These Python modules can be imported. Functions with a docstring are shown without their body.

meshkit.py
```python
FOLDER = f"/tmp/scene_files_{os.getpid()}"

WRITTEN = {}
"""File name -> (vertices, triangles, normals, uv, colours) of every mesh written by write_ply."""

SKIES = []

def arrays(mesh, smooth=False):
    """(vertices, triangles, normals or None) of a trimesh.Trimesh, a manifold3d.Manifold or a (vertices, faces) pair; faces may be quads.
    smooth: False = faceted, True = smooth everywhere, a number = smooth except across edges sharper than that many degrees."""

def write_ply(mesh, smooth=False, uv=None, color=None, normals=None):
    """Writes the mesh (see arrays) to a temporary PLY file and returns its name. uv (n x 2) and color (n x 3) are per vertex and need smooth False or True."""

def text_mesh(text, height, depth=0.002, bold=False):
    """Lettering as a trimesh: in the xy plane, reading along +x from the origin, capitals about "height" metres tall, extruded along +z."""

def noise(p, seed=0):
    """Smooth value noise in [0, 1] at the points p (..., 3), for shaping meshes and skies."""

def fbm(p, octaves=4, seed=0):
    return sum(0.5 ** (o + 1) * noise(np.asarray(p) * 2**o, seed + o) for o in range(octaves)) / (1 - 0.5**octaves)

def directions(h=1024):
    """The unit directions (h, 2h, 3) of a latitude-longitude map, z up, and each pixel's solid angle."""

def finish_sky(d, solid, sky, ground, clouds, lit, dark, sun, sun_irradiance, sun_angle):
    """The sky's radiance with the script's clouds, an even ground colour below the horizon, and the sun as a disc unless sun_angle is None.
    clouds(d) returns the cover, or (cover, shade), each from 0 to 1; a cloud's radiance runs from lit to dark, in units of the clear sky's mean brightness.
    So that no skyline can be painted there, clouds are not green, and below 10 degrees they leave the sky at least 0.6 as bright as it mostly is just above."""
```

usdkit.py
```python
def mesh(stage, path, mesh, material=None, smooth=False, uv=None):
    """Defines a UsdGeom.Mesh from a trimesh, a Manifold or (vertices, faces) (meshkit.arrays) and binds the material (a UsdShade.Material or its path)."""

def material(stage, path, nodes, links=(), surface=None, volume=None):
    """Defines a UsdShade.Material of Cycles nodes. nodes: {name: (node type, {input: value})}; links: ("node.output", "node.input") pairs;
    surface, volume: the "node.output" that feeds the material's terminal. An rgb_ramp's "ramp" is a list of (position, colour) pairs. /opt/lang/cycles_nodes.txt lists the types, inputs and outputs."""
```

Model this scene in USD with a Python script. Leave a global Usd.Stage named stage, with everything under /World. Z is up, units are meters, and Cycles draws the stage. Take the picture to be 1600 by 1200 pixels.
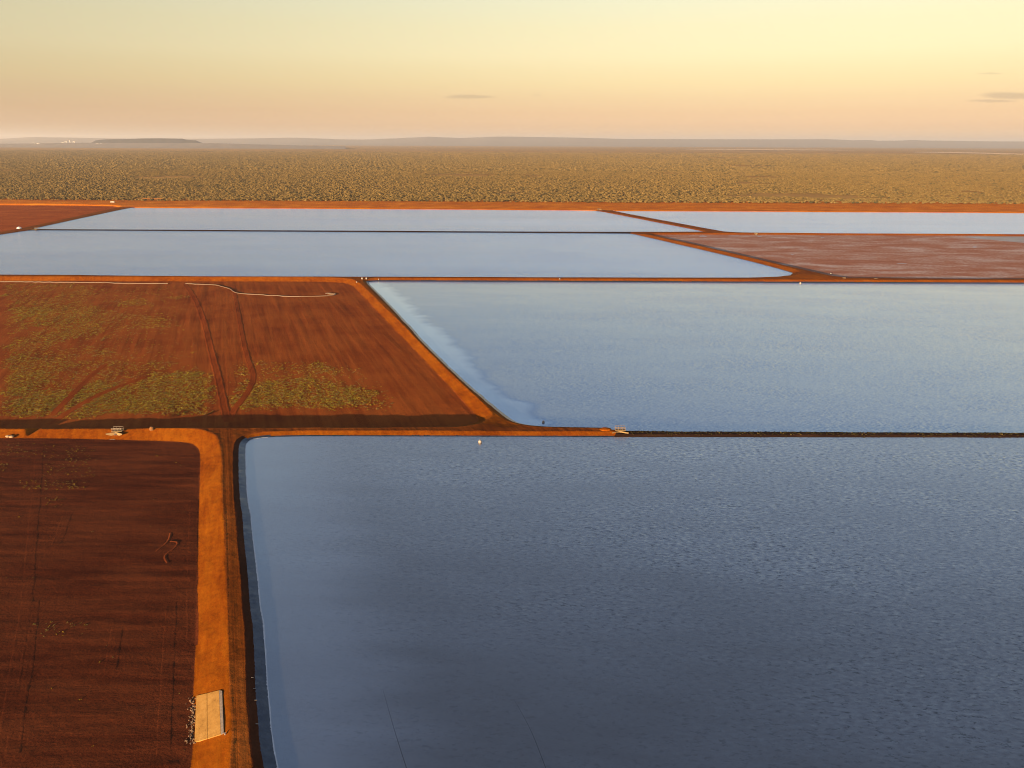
import math, numpy as np, trimesh, shapely, usdkit, meshkit
from scipy.spatial import Delaunay, cKDTree
from shapely.geometry import Polygon, LineString
from pxr import Usd, UsdGeom, UsdLux, UsdShade, Gf, Sdf, Vt

stage = Usd.Stage.CreateInMemory()
UsdGeom.SetStageUpAxis(stage, 'Z'); UsdGeom.SetStageMetersPerUnit(stage, 1.0)
UsdGeom.Xform.Define(stage, '/World')
rng = np.random.default_rng(7)

# ------------------------------------------------------------------ camera
H = 120.0                      # drone height above the fields
F = 1150.0                     # focal length for a picture 1600 wide
PITCH, ROLL = math.radians(18.19), math.radians(0.25)
fwd = np.array([0, math.cos(PITCH), -math.sin(PITCH)])
rt0, up0 = np.array([1.0, 0, 0]), np.array([0, math.sin(PITCH), math.cos(PITCH)])
rt = math.cos(ROLL) * rt0 + math.sin(ROLL) * up0
up = -math.sin(ROLL) * rt0 + math.cos(ROLL) * up0
cam = UsdGeom.Camera.Define(stage, '/World/camera')
cam.AddTransformOp().Set(Gf.Matrix4d(*rt, 0, *up, 0, *(-fwd), 0, 0, 0, H, 1))
cam.CreateHorizontalApertureAttr(36.0); cam.CreateFocalLengthAttr(36.0 * F / 1600); cam.CreateFStopAttr(0.0)
cam.CreateClippingRangeAttr(Gf.Vec2f(0.5, 200000))
cam.CreateExposureAttr(2.1)

# ------------------------------------------------------------------ sky and sun
SUN_EL = math.radians(6.0)
sh = np.array([-0.48, -0.88]); sh /= np.linalg.norm(sh)
sun_dir = np.array([sh[0] * math.cos(SUN_EL), sh[1] * math.cos(SUN_EL), math.sin(SUN_EL)])
TINT = [(0.0, (0.97, 0.97, 2.0)), (0.0064, (0.954, 0.946, 1.927)), (0.0188, (0.81, 0.726, 1.325)), (0.0357, (0.75, 0.62, 0.94)), (0.0525, (0.77, 0.625, 0.77)), (0.069, (0.84, 0.68, 0.70)), (0.0852, (0.91, 0.73, 0.69)),
        (0.1012, (1.0, 0.80, 0.72)), (0.1325, (1.11, 0.87, 0.71)), (0.1627, (1.19, 0.95, 0.776)), (0.22, (1.0, 0.96, 0.97)), (0.32, (0.84, 0.93, 1.2)), (0.6, (0.75, 0.9, 1.3)), (1.0, (0.75, 0.9, 1.35))]
sky_nodes = {   # clear dusk sky; a tint ramp grades its colour by elevation; a few thin cloud bars
    'sky': ('sky_texture', {'sky_type': 'single_scattering', 'sun_disc': False, 'sun_elevation': SUN_EL,
                            'sun_rotation': math.atan2(sun_dir[0], sun_dir[1]), 'altitude': 100.0,
                            'air_density': 1.0, 'aerosol_density': 0.8, 'ozone_density': 0.4}),
    'g': ('geometry', {}), 'xyz': ('separate_xyz', {}), 'tint': ('rgb_ramp', {'ramp': TINT}),
    'mul': ('mix_color', {'blend_type': 'multiply', 'fac': 1.0, 'use_clamp': False}),
    'bg': ('background_shader', {'strength': 0.05}),
}
def cloud_bar(i, px, py, w, h, k):
    d = F * fwd + (px - 800) * rt - (py - 600) * up; x0, z0 = d[0] / d[1], d[2] / d[1]
    global sky_nodes
    sky_nodes |= {f'cx{i}': ('math', {'math_type': 'subtract', 'value2': x0}), f'cz{i}': ('math', {'math_type': 'subtract', 'value2': z0}), f'dx{i}': ('math', {'math_type': 'multiply', 'value2': F / w}), f'dz{i}': ('math', {'math_type': 'multiply', 'value2': F / h}),
        f'sx{i}': ('math', {'math_type': 'multiply'}), f'sz{i}': ('math', {'math_type': 'multiply'}), f'r{i}': ('math', {'math_type': 'add'}), f'o{i}': ('map_range', {'range_type': 'smoothstep', 'from_min': 0.15, 'from_max': 1.25, 'to_min': k, 'to_max': 0.0})}
    return [('ux.value', f'cx{i}.value1'), ('uzw.value', f'cz{i}.value1'), (f'cx{i}.value', f'dx{i}.value1'), (f'cz{i}.value', f'dz{i}.value1'), (f'dx{i}.value', f'sx{i}.value1'), (f'dx{i}.value', f'sx{i}.value2'),
            (f'dz{i}.value', f'sz{i}.value1'), (f'dz{i}.value', f'sz{i}.value2'), (f'sx{i}.value', f'r{i}.value1'), (f'sz{i}.value', f'r{i}.value2'), (f'r{i}.value', f'o{i}.value')]
sky_nodes |= {'ym': ('math', {'math_type': 'maximum', 'value2': 0.02}), 'ux': ('math', {'math_type': 'divide'}), 'uz': ('math', {'math_type': 'divide'}), 'wv': ('combine_xyz', {}), 'wm': ('mapping', {'scale': (18.0, 70.0, 1.0)}),
    'wn': ('noise_texture', {'scale': 1.0, 'detail': 4.0, 'roughness': 0.6}), 'uzw': ('math', {'math_type': 'multiply_add', 'value2': 0.0055}), 'uzo': ('math', {'math_type': 'subtract', 'value2': 0.00275}),
    's1': ('math', {'math_type': 'maximum'}), 's2': ('math', {'math_type': 'maximum'}), 's3': ('math', {'math_type': 'maximum'}), 's4': ('math', {'math_type': 'maximum'}), 'front': ('math', {'math_type': 'greater_than', 'value2': 0.03}), 'cf': ('math', {'math_type': 'multiply'}),
    'cm': ('mix_color', {'blend_type': 'multiply', 'b': (0.74, 0.76, 0.82), 'use_clamp': False})}
cl = []
for i, args in enumerate(((1580, 149, 48, 5.5, 0.95), (1550, 157.5, 40, 2.2, 0.8), (1546, 115, 22, 1.6, 0.6), (735, 151, 40, 3.0, 0.75), (838, 149, 7, 2, 0.4))): cl += cloud_bar(i, *args)
cl += [('xyz.y', 'ym.value1'), ('xyz.x', 'ux.value1'), ('ym.value', 'ux.value2'), ('xyz.z', 'uz.value1'), ('ym.value', 'uz.value2'), ('ux.value', 'wv.x'), ('uz.value', 'wv.y'), ('wv.vector', 'wm.vector'), ('wm.vector', 'wn.vector'),
       ('wn.fac', 'uzw.value1'), ('uz.value', 'uzo.value1'), ('uzo.value', 'uzw.value3'), ('o0.result', 's1.value1'), ('o1.result', 's1.value2'), ('s1.value', 's2.value1'), ('o2.result', 's2.value2'), ('s2.value', 's3.value1'), ('o3.result', 's3.value2'), ('s3.value', 's4.value1'), ('o4.result', 's4.value2'),
       ('xyz.y', 'front.value1'), ('s4.value', 'cf.value1'), ('front.value', 'cf.value2'), ('cf.value', 'cm.fac'), ('mul.result', 'cm.a'), ('cm.result', 'bg.color')]
sky_links = cl + [('g.position', 'xyz.vector'), ('xyz.z', 'tint.fac'), ('sky.color', 'mul.a'), ('tint.color', 'mul.b'), ]
SKY_MAT = usdkit.material(stage, '/World/Looks/sky', sky_nodes, sky_links, surface='bg.background')
dome = UsdLux.DomeLight.Define(stage, '/World/sky')
UsdShade.MaterialBindingAPI.Apply(dome.GetPrim()).Bind(SKY_MAT)
dome.GetPrim().SetCustomDataByKey('kind', 'structure')
sun = UsdLux.DistantLight.Define(stage, '/World/sun')
zx = sun_dir; xx = np.cross([0, 0, 1.0], zx); xx /= np.linalg.norm(xx); yx = np.cross(zx, xx)
sun.AddTransformOp().Set(Gf.Matrix4d(*xx, 0, *yx, 0, *zx, 0, 0, 0, 0, 1))
sun.CreateIntensityAttr(1.25); sun.CreateNormalizeAttr(True); sun.CreateAngleAttr(0.53)
sun.CreateColorAttr(Gf.Vec3f(1.0, 0.70, 0.40))

# ------------------------------------------------------------------ helpers
used = {}
def numbered(base):
    n = used.get(base, 0); used[base] = n + 1
    return base if n == 0 else f'{base}_{n:03d}'
def tag(prim, label=None, cat=None, group=None, kind=None):
    prim = prim.GetPrim() if hasattr(prim, 'GetPrim') else prim
    for k, v in (('label', label), ('category', cat), ('group', group), ('kind', kind)):
        if v: prim.SetCustomDataByKey(k, v)
    return prim
def P(px, py, z=0.0):
    """The point at height z that the photograph shows at (px, py)."""
    d = F * fwd + (px - 800) * rt - (py - 600) * up
    t = (z - H) / d[2]
    return np.array([d[0] * t, d[1] * t, z])
def P2(pts, z=0.0): return [tuple(P(x, y, z)[:2]) for x, y in pts]
def at(px, py, dist):
    """The point on that ray at the distance dist along +y."""
    d = F * fwd + (px - 800) * rt - (py - 600) * up
    return np.array([0, 0, H]) + d * (dist / d[1])
def box(sx, sy, sz, x=0, y=0, z=0, rz=0.0):
    m = trimesh.creation.box([sx, sy, sz]); m.apply_translation([0, 0, sz / 2])
    if rz: m.apply_transform(trimesh.transformations.rotation_matrix(rz, [0, 0, 1]))
    m.apply_translation([x, y, z]); return m
def bar(a, b, r, n=8):
    return trimesh.creation.cylinder(radius=r, segment=[a, b], sections=n)
def tube(pts, rad, sides=8):
    import itertools
    p = np.asarray(pts, float); t = np.gradient(p, axis=0); t /= np.linalg.norm(t, axis=1, keepdims=True) + 1e-9
    s = np.cross(t, [0, 0, 1.0]); s /= np.linalg.norm(s, axis=1, keepdims=True) + 1e-9; u = np.cross(s, t)
    ang = np.arange(sides) * 2 * np.pi / sides
    r = np.broadcast_to(rad, len(p))[:, None, None]
    v = p[:, None] + r * (np.cos(ang)[None, :, None] * s[:, None] + np.sin(ang)[None, :, None] * u[:, None])
    f = []
    for i in range(len(p) - 1):
        for j in range(sides):
            a, b = i * sides + j, i * sides + (j + 1) % sides
            f += [[a, b, b + sides], [a, b + sides, a + sides]]
    return trimesh.Trimesh(v.reshape(-1, 3), f, process=False)
def cat(*ms): return trimesh.util.concatenate([m for m in ms])
def thing(base, label, category, loc=(0, 0, 0), rz=0.0, group=None, scale=None):
    x = UsdGeom.Xform.Define(stage, '/World/' + numbered(base))
    x.AddTranslateOp().Set(Gf.Vec3d(*map(float, loc))); x.AddRotateZOp().Set(math.degrees(rz))
    if scale: x.AddScaleOp().Set(Gf.Vec3f(*([scale] * 3 if np.ndim(scale) == 0 else scale)))
    return tag(x, label, category, group)
counts = {}
def part(parent, name, mesh, mat, smooth=False, label=None):
    p = str(parent.GetPath()); n = counts.get((p, name), 0); counts[(p, name)] = n + 1
    m = usdkit.mesh(stage, f'{p}/{name}' + (f'_{n:03d}' if n else ''), mesh, mat, smooth)
    if label: tag(m, label)
    return m.GetPrim()
def top(base, mesh, mat, label=None, category=None, group=None, kind=None, smooth=False):
    return tag(usdkit.mesh(stage, '/World/' + numbered(base), mesh, mat, smooth), label, category, group, kind)
def copy_of(src, base, label, loc, rz=0.0, scale=None, group=None):
    o = thing(base, label, src.GetCustomDataByKey('category'), loc, rz, group or src.GetCustomDataByKey('group'), scale)
    o.GetReferences().AddInternalReference(src.GetPath()); o.SetInstanceable(True)
    return o
def smoothstep(a, b, x):
    t = np.clip((x - a) / (b - a), 0, 1); return t * t * (3 - 2 * t)
def fb(xy, scale, octaves=4, seed=0):
    xy = np.asarray(xy); p = np.stack([xy[:, 0] * np.broadcast_to(scale, 2)[0], xy[:, 1] * np.broadcast_to(scale, 2)[1], np.zeros(len(xy))], -1)
    return meshkit.fbm(p, octaves, seed) - 0.5

# ------------------------------------------------------------------ materials
def mat(name, nodes, links, surface='p.BSDF', volume=None):
    return usdkit.material(stage, '/World/Looks/' + name, nodes, links, surface=surface, volume=volume)
def plain(name, color, rough=0.7, var=0.12, scale=1.5, metallic=0.0):
    c = np.array(color)
    return mat(name, {'g': ('geometry', {}), 'n': ('noise_texture', {'scale': scale, 'detail': 6.0, 'roughness': 0.65}),
                      'r': ('rgb_ramp', {'ramp': [(0.3, tuple(c * (1 - var))), (0.7, tuple(np.minimum(c * (1 + var), 1)))]}),
                      'p': ('principled_bsdf', {'roughness': rough, 'metallic': metallic})},
               [('g.position', 'n.vector'), ('n.fac', 'r.fac'), ('r.color', 'p.base_color')])
def earth(name, lo, mid, hi, ang=0.0, streak=(0.06, 1.0), bump=0.5, rough=0.95, fine=1.2, ridge=0.0, crumbs=0.25):
    """Red earth: broad tonal patches, streaks along a direction, clods and grading lines in relief."""
    n = {'g': ('geometry', {}),
         'rot': ('vector_rotate', {'rotate_type': 'z_axis', 'angle': -ang}),
         'ms': ('mapping', {'scale': (streak[0], streak[1], 1.0)}),
         'big': ('noise_texture', {'scale': 0.03, 'detail': 5.0, 'roughness': 0.6}),
         'str': ('noise_texture', {'scale': 0.45, 'detail': 6.0, 'roughness': 0.62, 'distortion': 0.3}),
         'fin': ('noise_texture', {'scale': fine, 'detail': 8.0, 'roughness': 0.7}),
         'a1': ('math', {'math_type': 'multiply', 'value2': 0.40}),
         'a2': ('math', {'math_type': 'multiply_add', 'value2': 0.38}),
         'a3': ('math', {'math_type': 'multiply_add', 'value2': crumbs}),
         'r': ('rgb_ramp', {'ramp': [(0.40, lo), (0.52, mid), (0.64, hi)]}),
         'h1': ('math', {'math_type': 'multiply', 'value2': 0.6 + ridge}),
         'h2': ('math', {'math_type': 'multiply_add', 'value2': 0.5}),
         'b': ('bump', {'strength': bump, 'distance': 0.35, 'use_object_space': False}),
         'p': ('principled_bsdf', {'roughness': rough, 'specular_ior_level': 0.03})}
    l = [('g.position', 'rot.vector'), ('rot.vector', 'ms.vector'), ('ms.vector', 'str.vector'), ('g.position', 'big.vector'), ('g.position', 'fin.vector'),
         ('big.fac', 'a1.value1'), ('str.fac', 'a2.value1'), ('a1.value', 'a2.value3'), ('fin.fac', 'a3.value1'), ('a2.value', 'a3.value3'),
         ('a3.value', 'r.fac'), ('r.color', 'p.base_color'),
         ('str.fac', 'h1.value1'), ('fin.fac', 'h2.value1'), ('h1.value', 'h2.value3'), ('h2.value', 'b.height'), ('b.normal', 'p.normal')]
    return mat(name, n, l)
EMB = earth('earth_bank', (0.095, 0.0185, 0.0008), (0.152, 0.036, 0.0010), (0.20, 0.056, 0.0020), 1.9, (0.15, 1.0), 0.40, fine=0.8, crumbs=0.3)
ROAD = earth('earth_road', (0.095, 0.021, 0.0025), (0.160, 0.040, 0.0045), (0.23, 0.066, 0.0100), math.radians(111), (0.012, 1.6), 0.5, crumbs=0.2)
ROAD_NEW = earth('earth_road_new', (0.13, 0.030, 0.0035), (0.20, 0.054, 0.007), (0.27, 0.085, 0.015), math.radians(111), (0.012, 1.6), 0.5, crumbs=0.2)
FIELD_RED = earth('earth_field', (0.098, 0.0185, 0.0036), (0.182, 0.036, 0.0053), (0.25, 0.060, 0.0095), math.radians(111), (0.03, 0.7), 0.8, fine=1.3, crumbs=0.4)
FIELD_DARK = earth('earth_dark', (0.034, 0.0060, 0.0024), (0.063, 0.0133, 0.0048), (0.100, 0.025, 0.0085), 0.0, (0.07, 0.6), 0.75, fine=1.6, crumbs=0.4)
FIELD_FAR = earth('earth_far', (0.20, 0.034, 0.004), (0.29, 0.055, 0.006), (0.34, 0.09, 0.014), 0.0, (0.02, 0.25), 0.3, fine=0.3)
STRIP = earth('earth_strip', (0.29, 0.066, 0.002), (0.44, 0.118, 0.003), (0.56, 0.19, 0.012), 0.0, (0.02, 0.25), 0.3, fine=0.3)
EMB_DARKER = earth('earth_darker', (0.022, 0.006, 0.003), (0.036, 0.010, 0.004), (0.055, 0.017, 0.007), 1.9, (0.15, 1.0), 0.4)
DARKBANK = earth('earth_black', (0.012, 0.006, 0.005), (0.020, 0.009, 0.006), (0.036, 0.018, 0.010), 0.0, (0.1, 1.0), 0.5)
SALTY = mat('salt_field', {'g': ('geometry', {}), 'm': ('mapping', {'scale': (0.013, 0.032, 1.0), 'rotation': (0, 0, 0.1)}),
    'n': ('noise_texture', {'scale': 1.0, 'detail': 7.0, 'roughness': 0.6, 'distortion': 0.8}),
    'f': ('noise_texture', {'scale': 0.3, 'detail': 5.0, 'roughness': 0.6}),
    'mx': ('math', {'math_type': 'multiply_add', 'value2': 0.3}), 'k': ('math', {'math_type': 'multiply', 'value2': 0.75}),
    'r': ('rgb_ramp', {'ramp': [(0.32, (0.21, 0.046, 0.010)), (0.45, (0.26, 0.074, 0.024)), (0.54, (0.29, 0.120, 0.060)), (0.64, (0.38, 0.24, 0.18))]}),
    'rr': ('rgb_ramp', {'ramp': [(0.4, (0.9,) * 3), (0.7, (0.5,) * 3)]}),
    'p': ('principled_bsdf', {'specular_ior_level': 0.4})},
    [('g.position', 'm.vector'), ('m.vector', 'n.vector'), ('g.position', 'f.vector'), ('n.fac', 'k.value1'), ('f.fac', 'mx.value1'), ('k.value', 'mx.value3'),
     ('mx.value', 'r.fac'), ('r.color', 'p.base_color'), ('mx.value', 'rr.fac'), ('rr.color', 'p.roughness')])
LINER = mat('liner', {'g': ('geometry', {}), 'n': ('noise_texture', {'scale': 0.7, 'detail': 5.0, 'roughness': 0.6}),
    'r': ('rgb_ramp', {'ramp': [(0.35, (0.008, 0.010, 0.015)), (0.7, (0.020, 0.024, 0.034))]}),
    'b': ('bump', {'strength': 0.3, 'distance': 0.1}),
    'p': ('principled_bsdf', {'roughness': 0.30, 'specular_ior_level': 0.5})},
    [('g.position', 'n.vector'), ('n.fac', 'r.fac'), ('r.color', 'p.base_color'), ('n.fac', 'b.height'), ('b.normal', 'p.normal')])
SALT = plain('salt', (0.30, 0.30, 0.32), 0.6, 0.15, 0.5)
SALT_WHITE = plain('salt_white', (0.85, 0.85, 0.88), 0.6, 0.08, 0.5)
CONC = mat('concrete', {'g': ('geometry', {}), 'n': ('noise_texture', {'scale': 0.5, 'detail': 7.0, 'roughness': 0.7}), 'f': ('noise_texture', {'scale': 5.0, 'detail': 5.0, 'roughness': 0.7}), 'k': ('math', {'math_type': 'multiply', 'value2': 0.6}), 'a': ('math', {'math_type': 'multiply_add', 'value2': 0.4}),
    'r': ('rgb_ramp', {'ramp': [(0.36, (0.13, 0.064, 0.018)), (0.43, (0.245, 0.128, 0.032)), (0.52, (0.29, 0.155, 0.040)), (0.62, (0.34, 0.19, 0.055))]}), 'b': ('bump', {'strength': 0.5, 'distance': 0.04}), 'p': ('principled_bsdf', {'roughness': 0.9, 'specular_ior_level': 0.1})},
    [('g.position', 'n.vector'), ('g.position', 'f.vector'), ('n.fac', 'k.value1'), ('f.fac', 'a.value1'), ('k.value', 'a.value3'), ('a.value', 'r.fac'), ('r.color', 'p.base_color'), ('f.fac', 'b.height'), ('b.normal', 'p.normal')])
INLETC = plain('inlet_concrete', (0.15, 0.095, 0.036), 0.85, 0.18, 1.0)
CONC_DARK = plain('concrete_weathered', (0.15, 0.12, 0.10), 0.9, 0.3, 2.0)
HOLE = plain('pipe_hole', (0.012, 0.01, 0.01), 0.9)
STEEL = plain('galvanised', (0.10, 0.070, 0.042), 0.45, 0.1, 3.0)
WHITE = plain('white_paint', (0.20, 0.18, 0.16), 0.5, 0.06, 0.5)
PLASTIC = plain('pale_plastic', (0.125, 0.085, 0.055), 0.45, 0.08, 0.4)
STONE = plain('rubble', (0.11, 0.065, 0.036), 0.9, 0.45, 1.5)
DARKGLASS = plain('dark_glass', (0.03, 0.035, 0.04), 0.15)
def leafy(name, lo, hi, trans=0.25):
    return mat(name, {'oi': ('object_info', {}), 'ge': ('geometry', {}), 'n': ('noise_texture', {'scale': 0.35, 'detail': 4.0}),
        'm': ('math', {'math_type': 'multiply_add', 'value2': 0.45}), 'k': ('math', {'math_type': 'multiply', 'value2': 0.55}),
        'r': ('rgb_ramp', {'ramp': [(0.25, lo), (0.75, hi)]}),
        'd': ('diffuse_bsdf', {}), 't': ('translucent_bsdf', {}), 'x': ('mix_closure', {'fac': trans})},
        [('ge.position', 'n.vector'), ('n.fac', 'k.value1'), ('ge.random_per_island', 'm.value1'), ('k.value', 'm.value3'), ('m.value', 'r.fac'),
         ('r.color', 'd.color'), ('r.color', 't.color'), ('d.BSDF', 'x.closure1'), ('t.BSDF', 'x.closure2')], surface='x.closure')
MULGA = leafy('mulga_leaf', (0.115, 0.080, 0.028), (0.54, 0.345, 0.122), 0.15)
MULGA_SHADE = leafy('mulga_shade_leaf', (0.045, 0.038, 0.018), (0.22, 0.15, 0.058), 0.15)  # darkened copy of the mulga leaf: shade among the crowns put into colour
WEED = leafy('weed_leaf', (0.20, 0.142, 0.014), (0.80, 0.56, 0.075), 0.3)
STRAW = leafy('dry_leaf', (0.16, 0.12, 0.04), (0.36, 0.27, 0.10), 0.3)
BARK = plain('bark', (0.05, 0.035, 0.028), 0.9, 0.3, 3.0)

# ------------------------------------------------------------------ the ponds, fields and embankments, laid out on the ground
ZW = {'W1': 1.7, 'W2': 0.8, 'W3': 1.9, 'W4': 1.9, 'W5': 1.9}
def chaikin(pts, n=2):
    p = np.asarray(pts, float)
    for _ in range(n):
        q = np.roll(p, -1, axis=0); p = np.stack([0.75 * p + 0.25 * q, 0.25 * p + 0.75 * q], 1).reshape(-1, 2)
    return p
outline = {
 'W1': (1.7, [(384.5, 700), (386.5, 692), (391, 688), (399, 685.6), (412, 683.8), (440, 682.2), (480, 681.4), (700, 682.2), (955, 683), (1300, 683), (1600, 684), (2500, 687.5),
              (2900, 1500), (520, 1500), (433.5, 1200), (424, 1124), (418.4, 1051), (414, 988), (408, 950), (402.5, 894), (396, 837), (392, 800), (389, 790), (385.2, 746)]),
 'F1': (0.0, [(297, 1200), (302, 1169), (300, 1110), (303, 1066), (306, 1000), (307, 960), (307.5, 910), (311, 785), (313.5, 715), (311, 702), (305, 695), (292, 691), (250, 689), (175, 687), (100, 685), (0, 684.5), (-900, 684),
              (-1500, 1500), (260, 1500)]),
 'F2': (0.0, [(-900, 671), (0, 670), (300, 669), (700, 667.5), (732, 665), (748, 659), (748, 652), (687, 587), (612, 510), (562, 457), (552, 447), (540, 442), (500, 440), (400, 439.7), (200, 439.3), (0, 438.8), (-900, 436)]),
 'W2': (0.8, [(574, 441.3), (580, 440), (590, 439.5), (700, 439.9), (1000, 441), (1300, 442.4), (1600, 443.4), (2600, 447.5), (3400, 680), (1600, 676.5), (1200, 674.5), (978, 673.4), (962, 672.0), (950, 668.6), (930, 667.6), (860, 666.8), (832, 664.8), (813, 661.5), (800, 656.5),
              (783, 644), (728, 597), (668, 540), (641, 509), (604, 471)]),
 'W3': (1.9, [(-700, 428), (0, 429.6), (160, 430.2), (205, 431.7), (570, 432.8), (1000, 434.1), (1262, 434.3), (1200, 415), (1075, 385.5), (1000, 368.5), (988, 365.6), (978, 364.9), (600, 362.9), (300, 361.2), (55, 359.8), (45, 360.2), (0, 366.8), (-200, 398)]),
 'F3': (1.0, [(1030, 366.6), (1018, 367.6), (1040, 373.0), (1100, 386.2), (1200, 410), (1290, 430.5), (1305, 434), (1330, 435.9), (1600, 437.4), (2600, 442), (2600, 372.5), (1600, 368.9), (1190, 366.9)]),
 'W4': (1.9, [(202, 324.9), (210, 324.7), (560, 326.6), (925, 328.9), (938, 330.2), (1020, 346.2), (1100, 361.7), (1100, 362.6), (960, 363.0), (600, 361.2), (300, 359.7), (70, 358.5), (52, 358.2), (56, 356.5)]),
 'W5': (1.9, [(957, 329.9), (965, 329.6), (1600, 333.0), (2600, 338), (2600, 371), (1600, 366.6), (1190, 364.4), (1140, 363.2), (1126, 361.4)]),
 'F4': (1.6, [(186, 323.6), (182, 324.6), (35, 356.8), (0, 363), (-500, 440), (-900, 436), (-900, 316.5), (0, 320.5), (170, 321.8)]),
}
SL = {'W1': 0.31, 'F1': 0.36, 'F2': 0.40, 'W2': 0.35, 'W3': 0.26, 'F3': 0.35, 'W4': 0.31, 'W5': 0.31, 'F4': 0.3}
basin = {}
for k, (z, pts) in outline.items():
    basin[k] = Polygon(chaikin(P2(pts, z), 2)).buffer(0)
line_px = {   # centre lines of the embankments, crest height, label
 'A': ([(-900, 676), (0, 676), (180, 675), (240, 672), (350, 672)], 2.8, 'orange earth embankment between the dark bare field and the weedy red field, notched at its left end'),
 'B': ([(352, 674), (357, 700), (359, 800), (366, 1000), (378, 1200), (400, 1500)], 2.8, 'orange earth embankment running towards the viewer with a road on its crest'),
 'C': ([(375, 672), (500, 670), (700, 671), (955, 673)], 2.8, 'orange earth embankment along the far side of the nearest pond'),
 'D': ([(972, 678), (1600, 680), (2500, 684)], 2.2, 'dark scrubby embankment between the nearest pond and the pale middle pond'),
 'E': ([(563, 440), (625, 510), (707, 600), (772, 650), (790, 662)], 2.4, 'diagonal orange embankment between the weedy red field and the middle pond'),
 'F': ([(-900, 432), (0, 434.5), (200, 435), (545, 436)], 2.9, 'straight orange embankment behind the weedy red field'),
 'G': ([(580, 435.5), (900, 436.5), (1250, 438), (1600, 439.5), (2600, 445)], 2.9, 'thin orange embankment along the far side of the middle pond'),
 'H': ([(1000, 366), (1060, 378), (1200, 410), (1285, 431)], 3.9, 'orange diagonal embankment on the left edge of the pale red salt field'),
 'I': ([(50, 359.0), (600, 362.0), (970, 363.9)], 2.7, 'thin black embankment between the two far left ponds'),
 'J': ([(945, 329.5), (1115, 362)], 2.9, 'brown diagonal embankment between the two farthest ponds'),
 'K': ([(1000, 364.6), (1130, 364.8), (1180, 365.6), (1600, 367.8), (2600, 372)], 2.8, 'dark narrow embankment behind the pale red salt field'),
 'L': ([(195, 324.5), (45, 358.5), (0, 365), (-300, 410)], 2.5, 'low dark embankment on the left edge of the far ponds'),
 'M': ([(-900, 318), (0, 320), (200, 321.5), (935, 326), (1600, 329.5), (2600, 334)], 4.2, 'bright bare orange strip between the far ponds and the scrub'),
}
lines, capz = {}, {}
for k, (pts, c, _) in line_px.items():
    lines[k] = LineString(P2(pts, c)); capz[k] = c
KEYS = list(lines)
YMAX = 1585.0
def sdist(xy, k):
    pts = shapely.points(xy)
    d = shapely.distance(basin[k].exterior, pts)
    return np.where(shapely.contains_xy(basin[k], xy[:, 0], xy[:, 1]), -d, d)
xa = [P(q, 674, 2.4)[0] for q in (22, 29, 42, 58, 190, 240)]
def cap_at(xy):
    pts = shapely.points(xy); D = np.stack([shapely.distance(lines[k], pts) for k in KEYS])
    w = 1.0 / (D + 0.8) ** 3
    caps = np.repeat(np.array([capz[k] for k in KEYS])[:, None], len(xy), 1)
    ia = KEYS.index('A')
    caps[ia] = np.interp(xy[:, 0], xa, [2.1, 2.15, 0.35, 2.15, 2.15, 2.9]); caps[ia][(xy[:, 0] > xa[0]) & (xy[:, 0] < xa[3])] -= 0.0
    im = KEYS.index('M'); caps[im] = 2.7 + np.clip((xy[:, 1] - 1385) * 0.020, 0, 2.6)
    return (w * caps).sum(0) / w.sum(0), D.argmin(0), D.min(0)
DIST = lambda xy: np.hypot(xy[:, 0], xy[:, 1])

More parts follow.
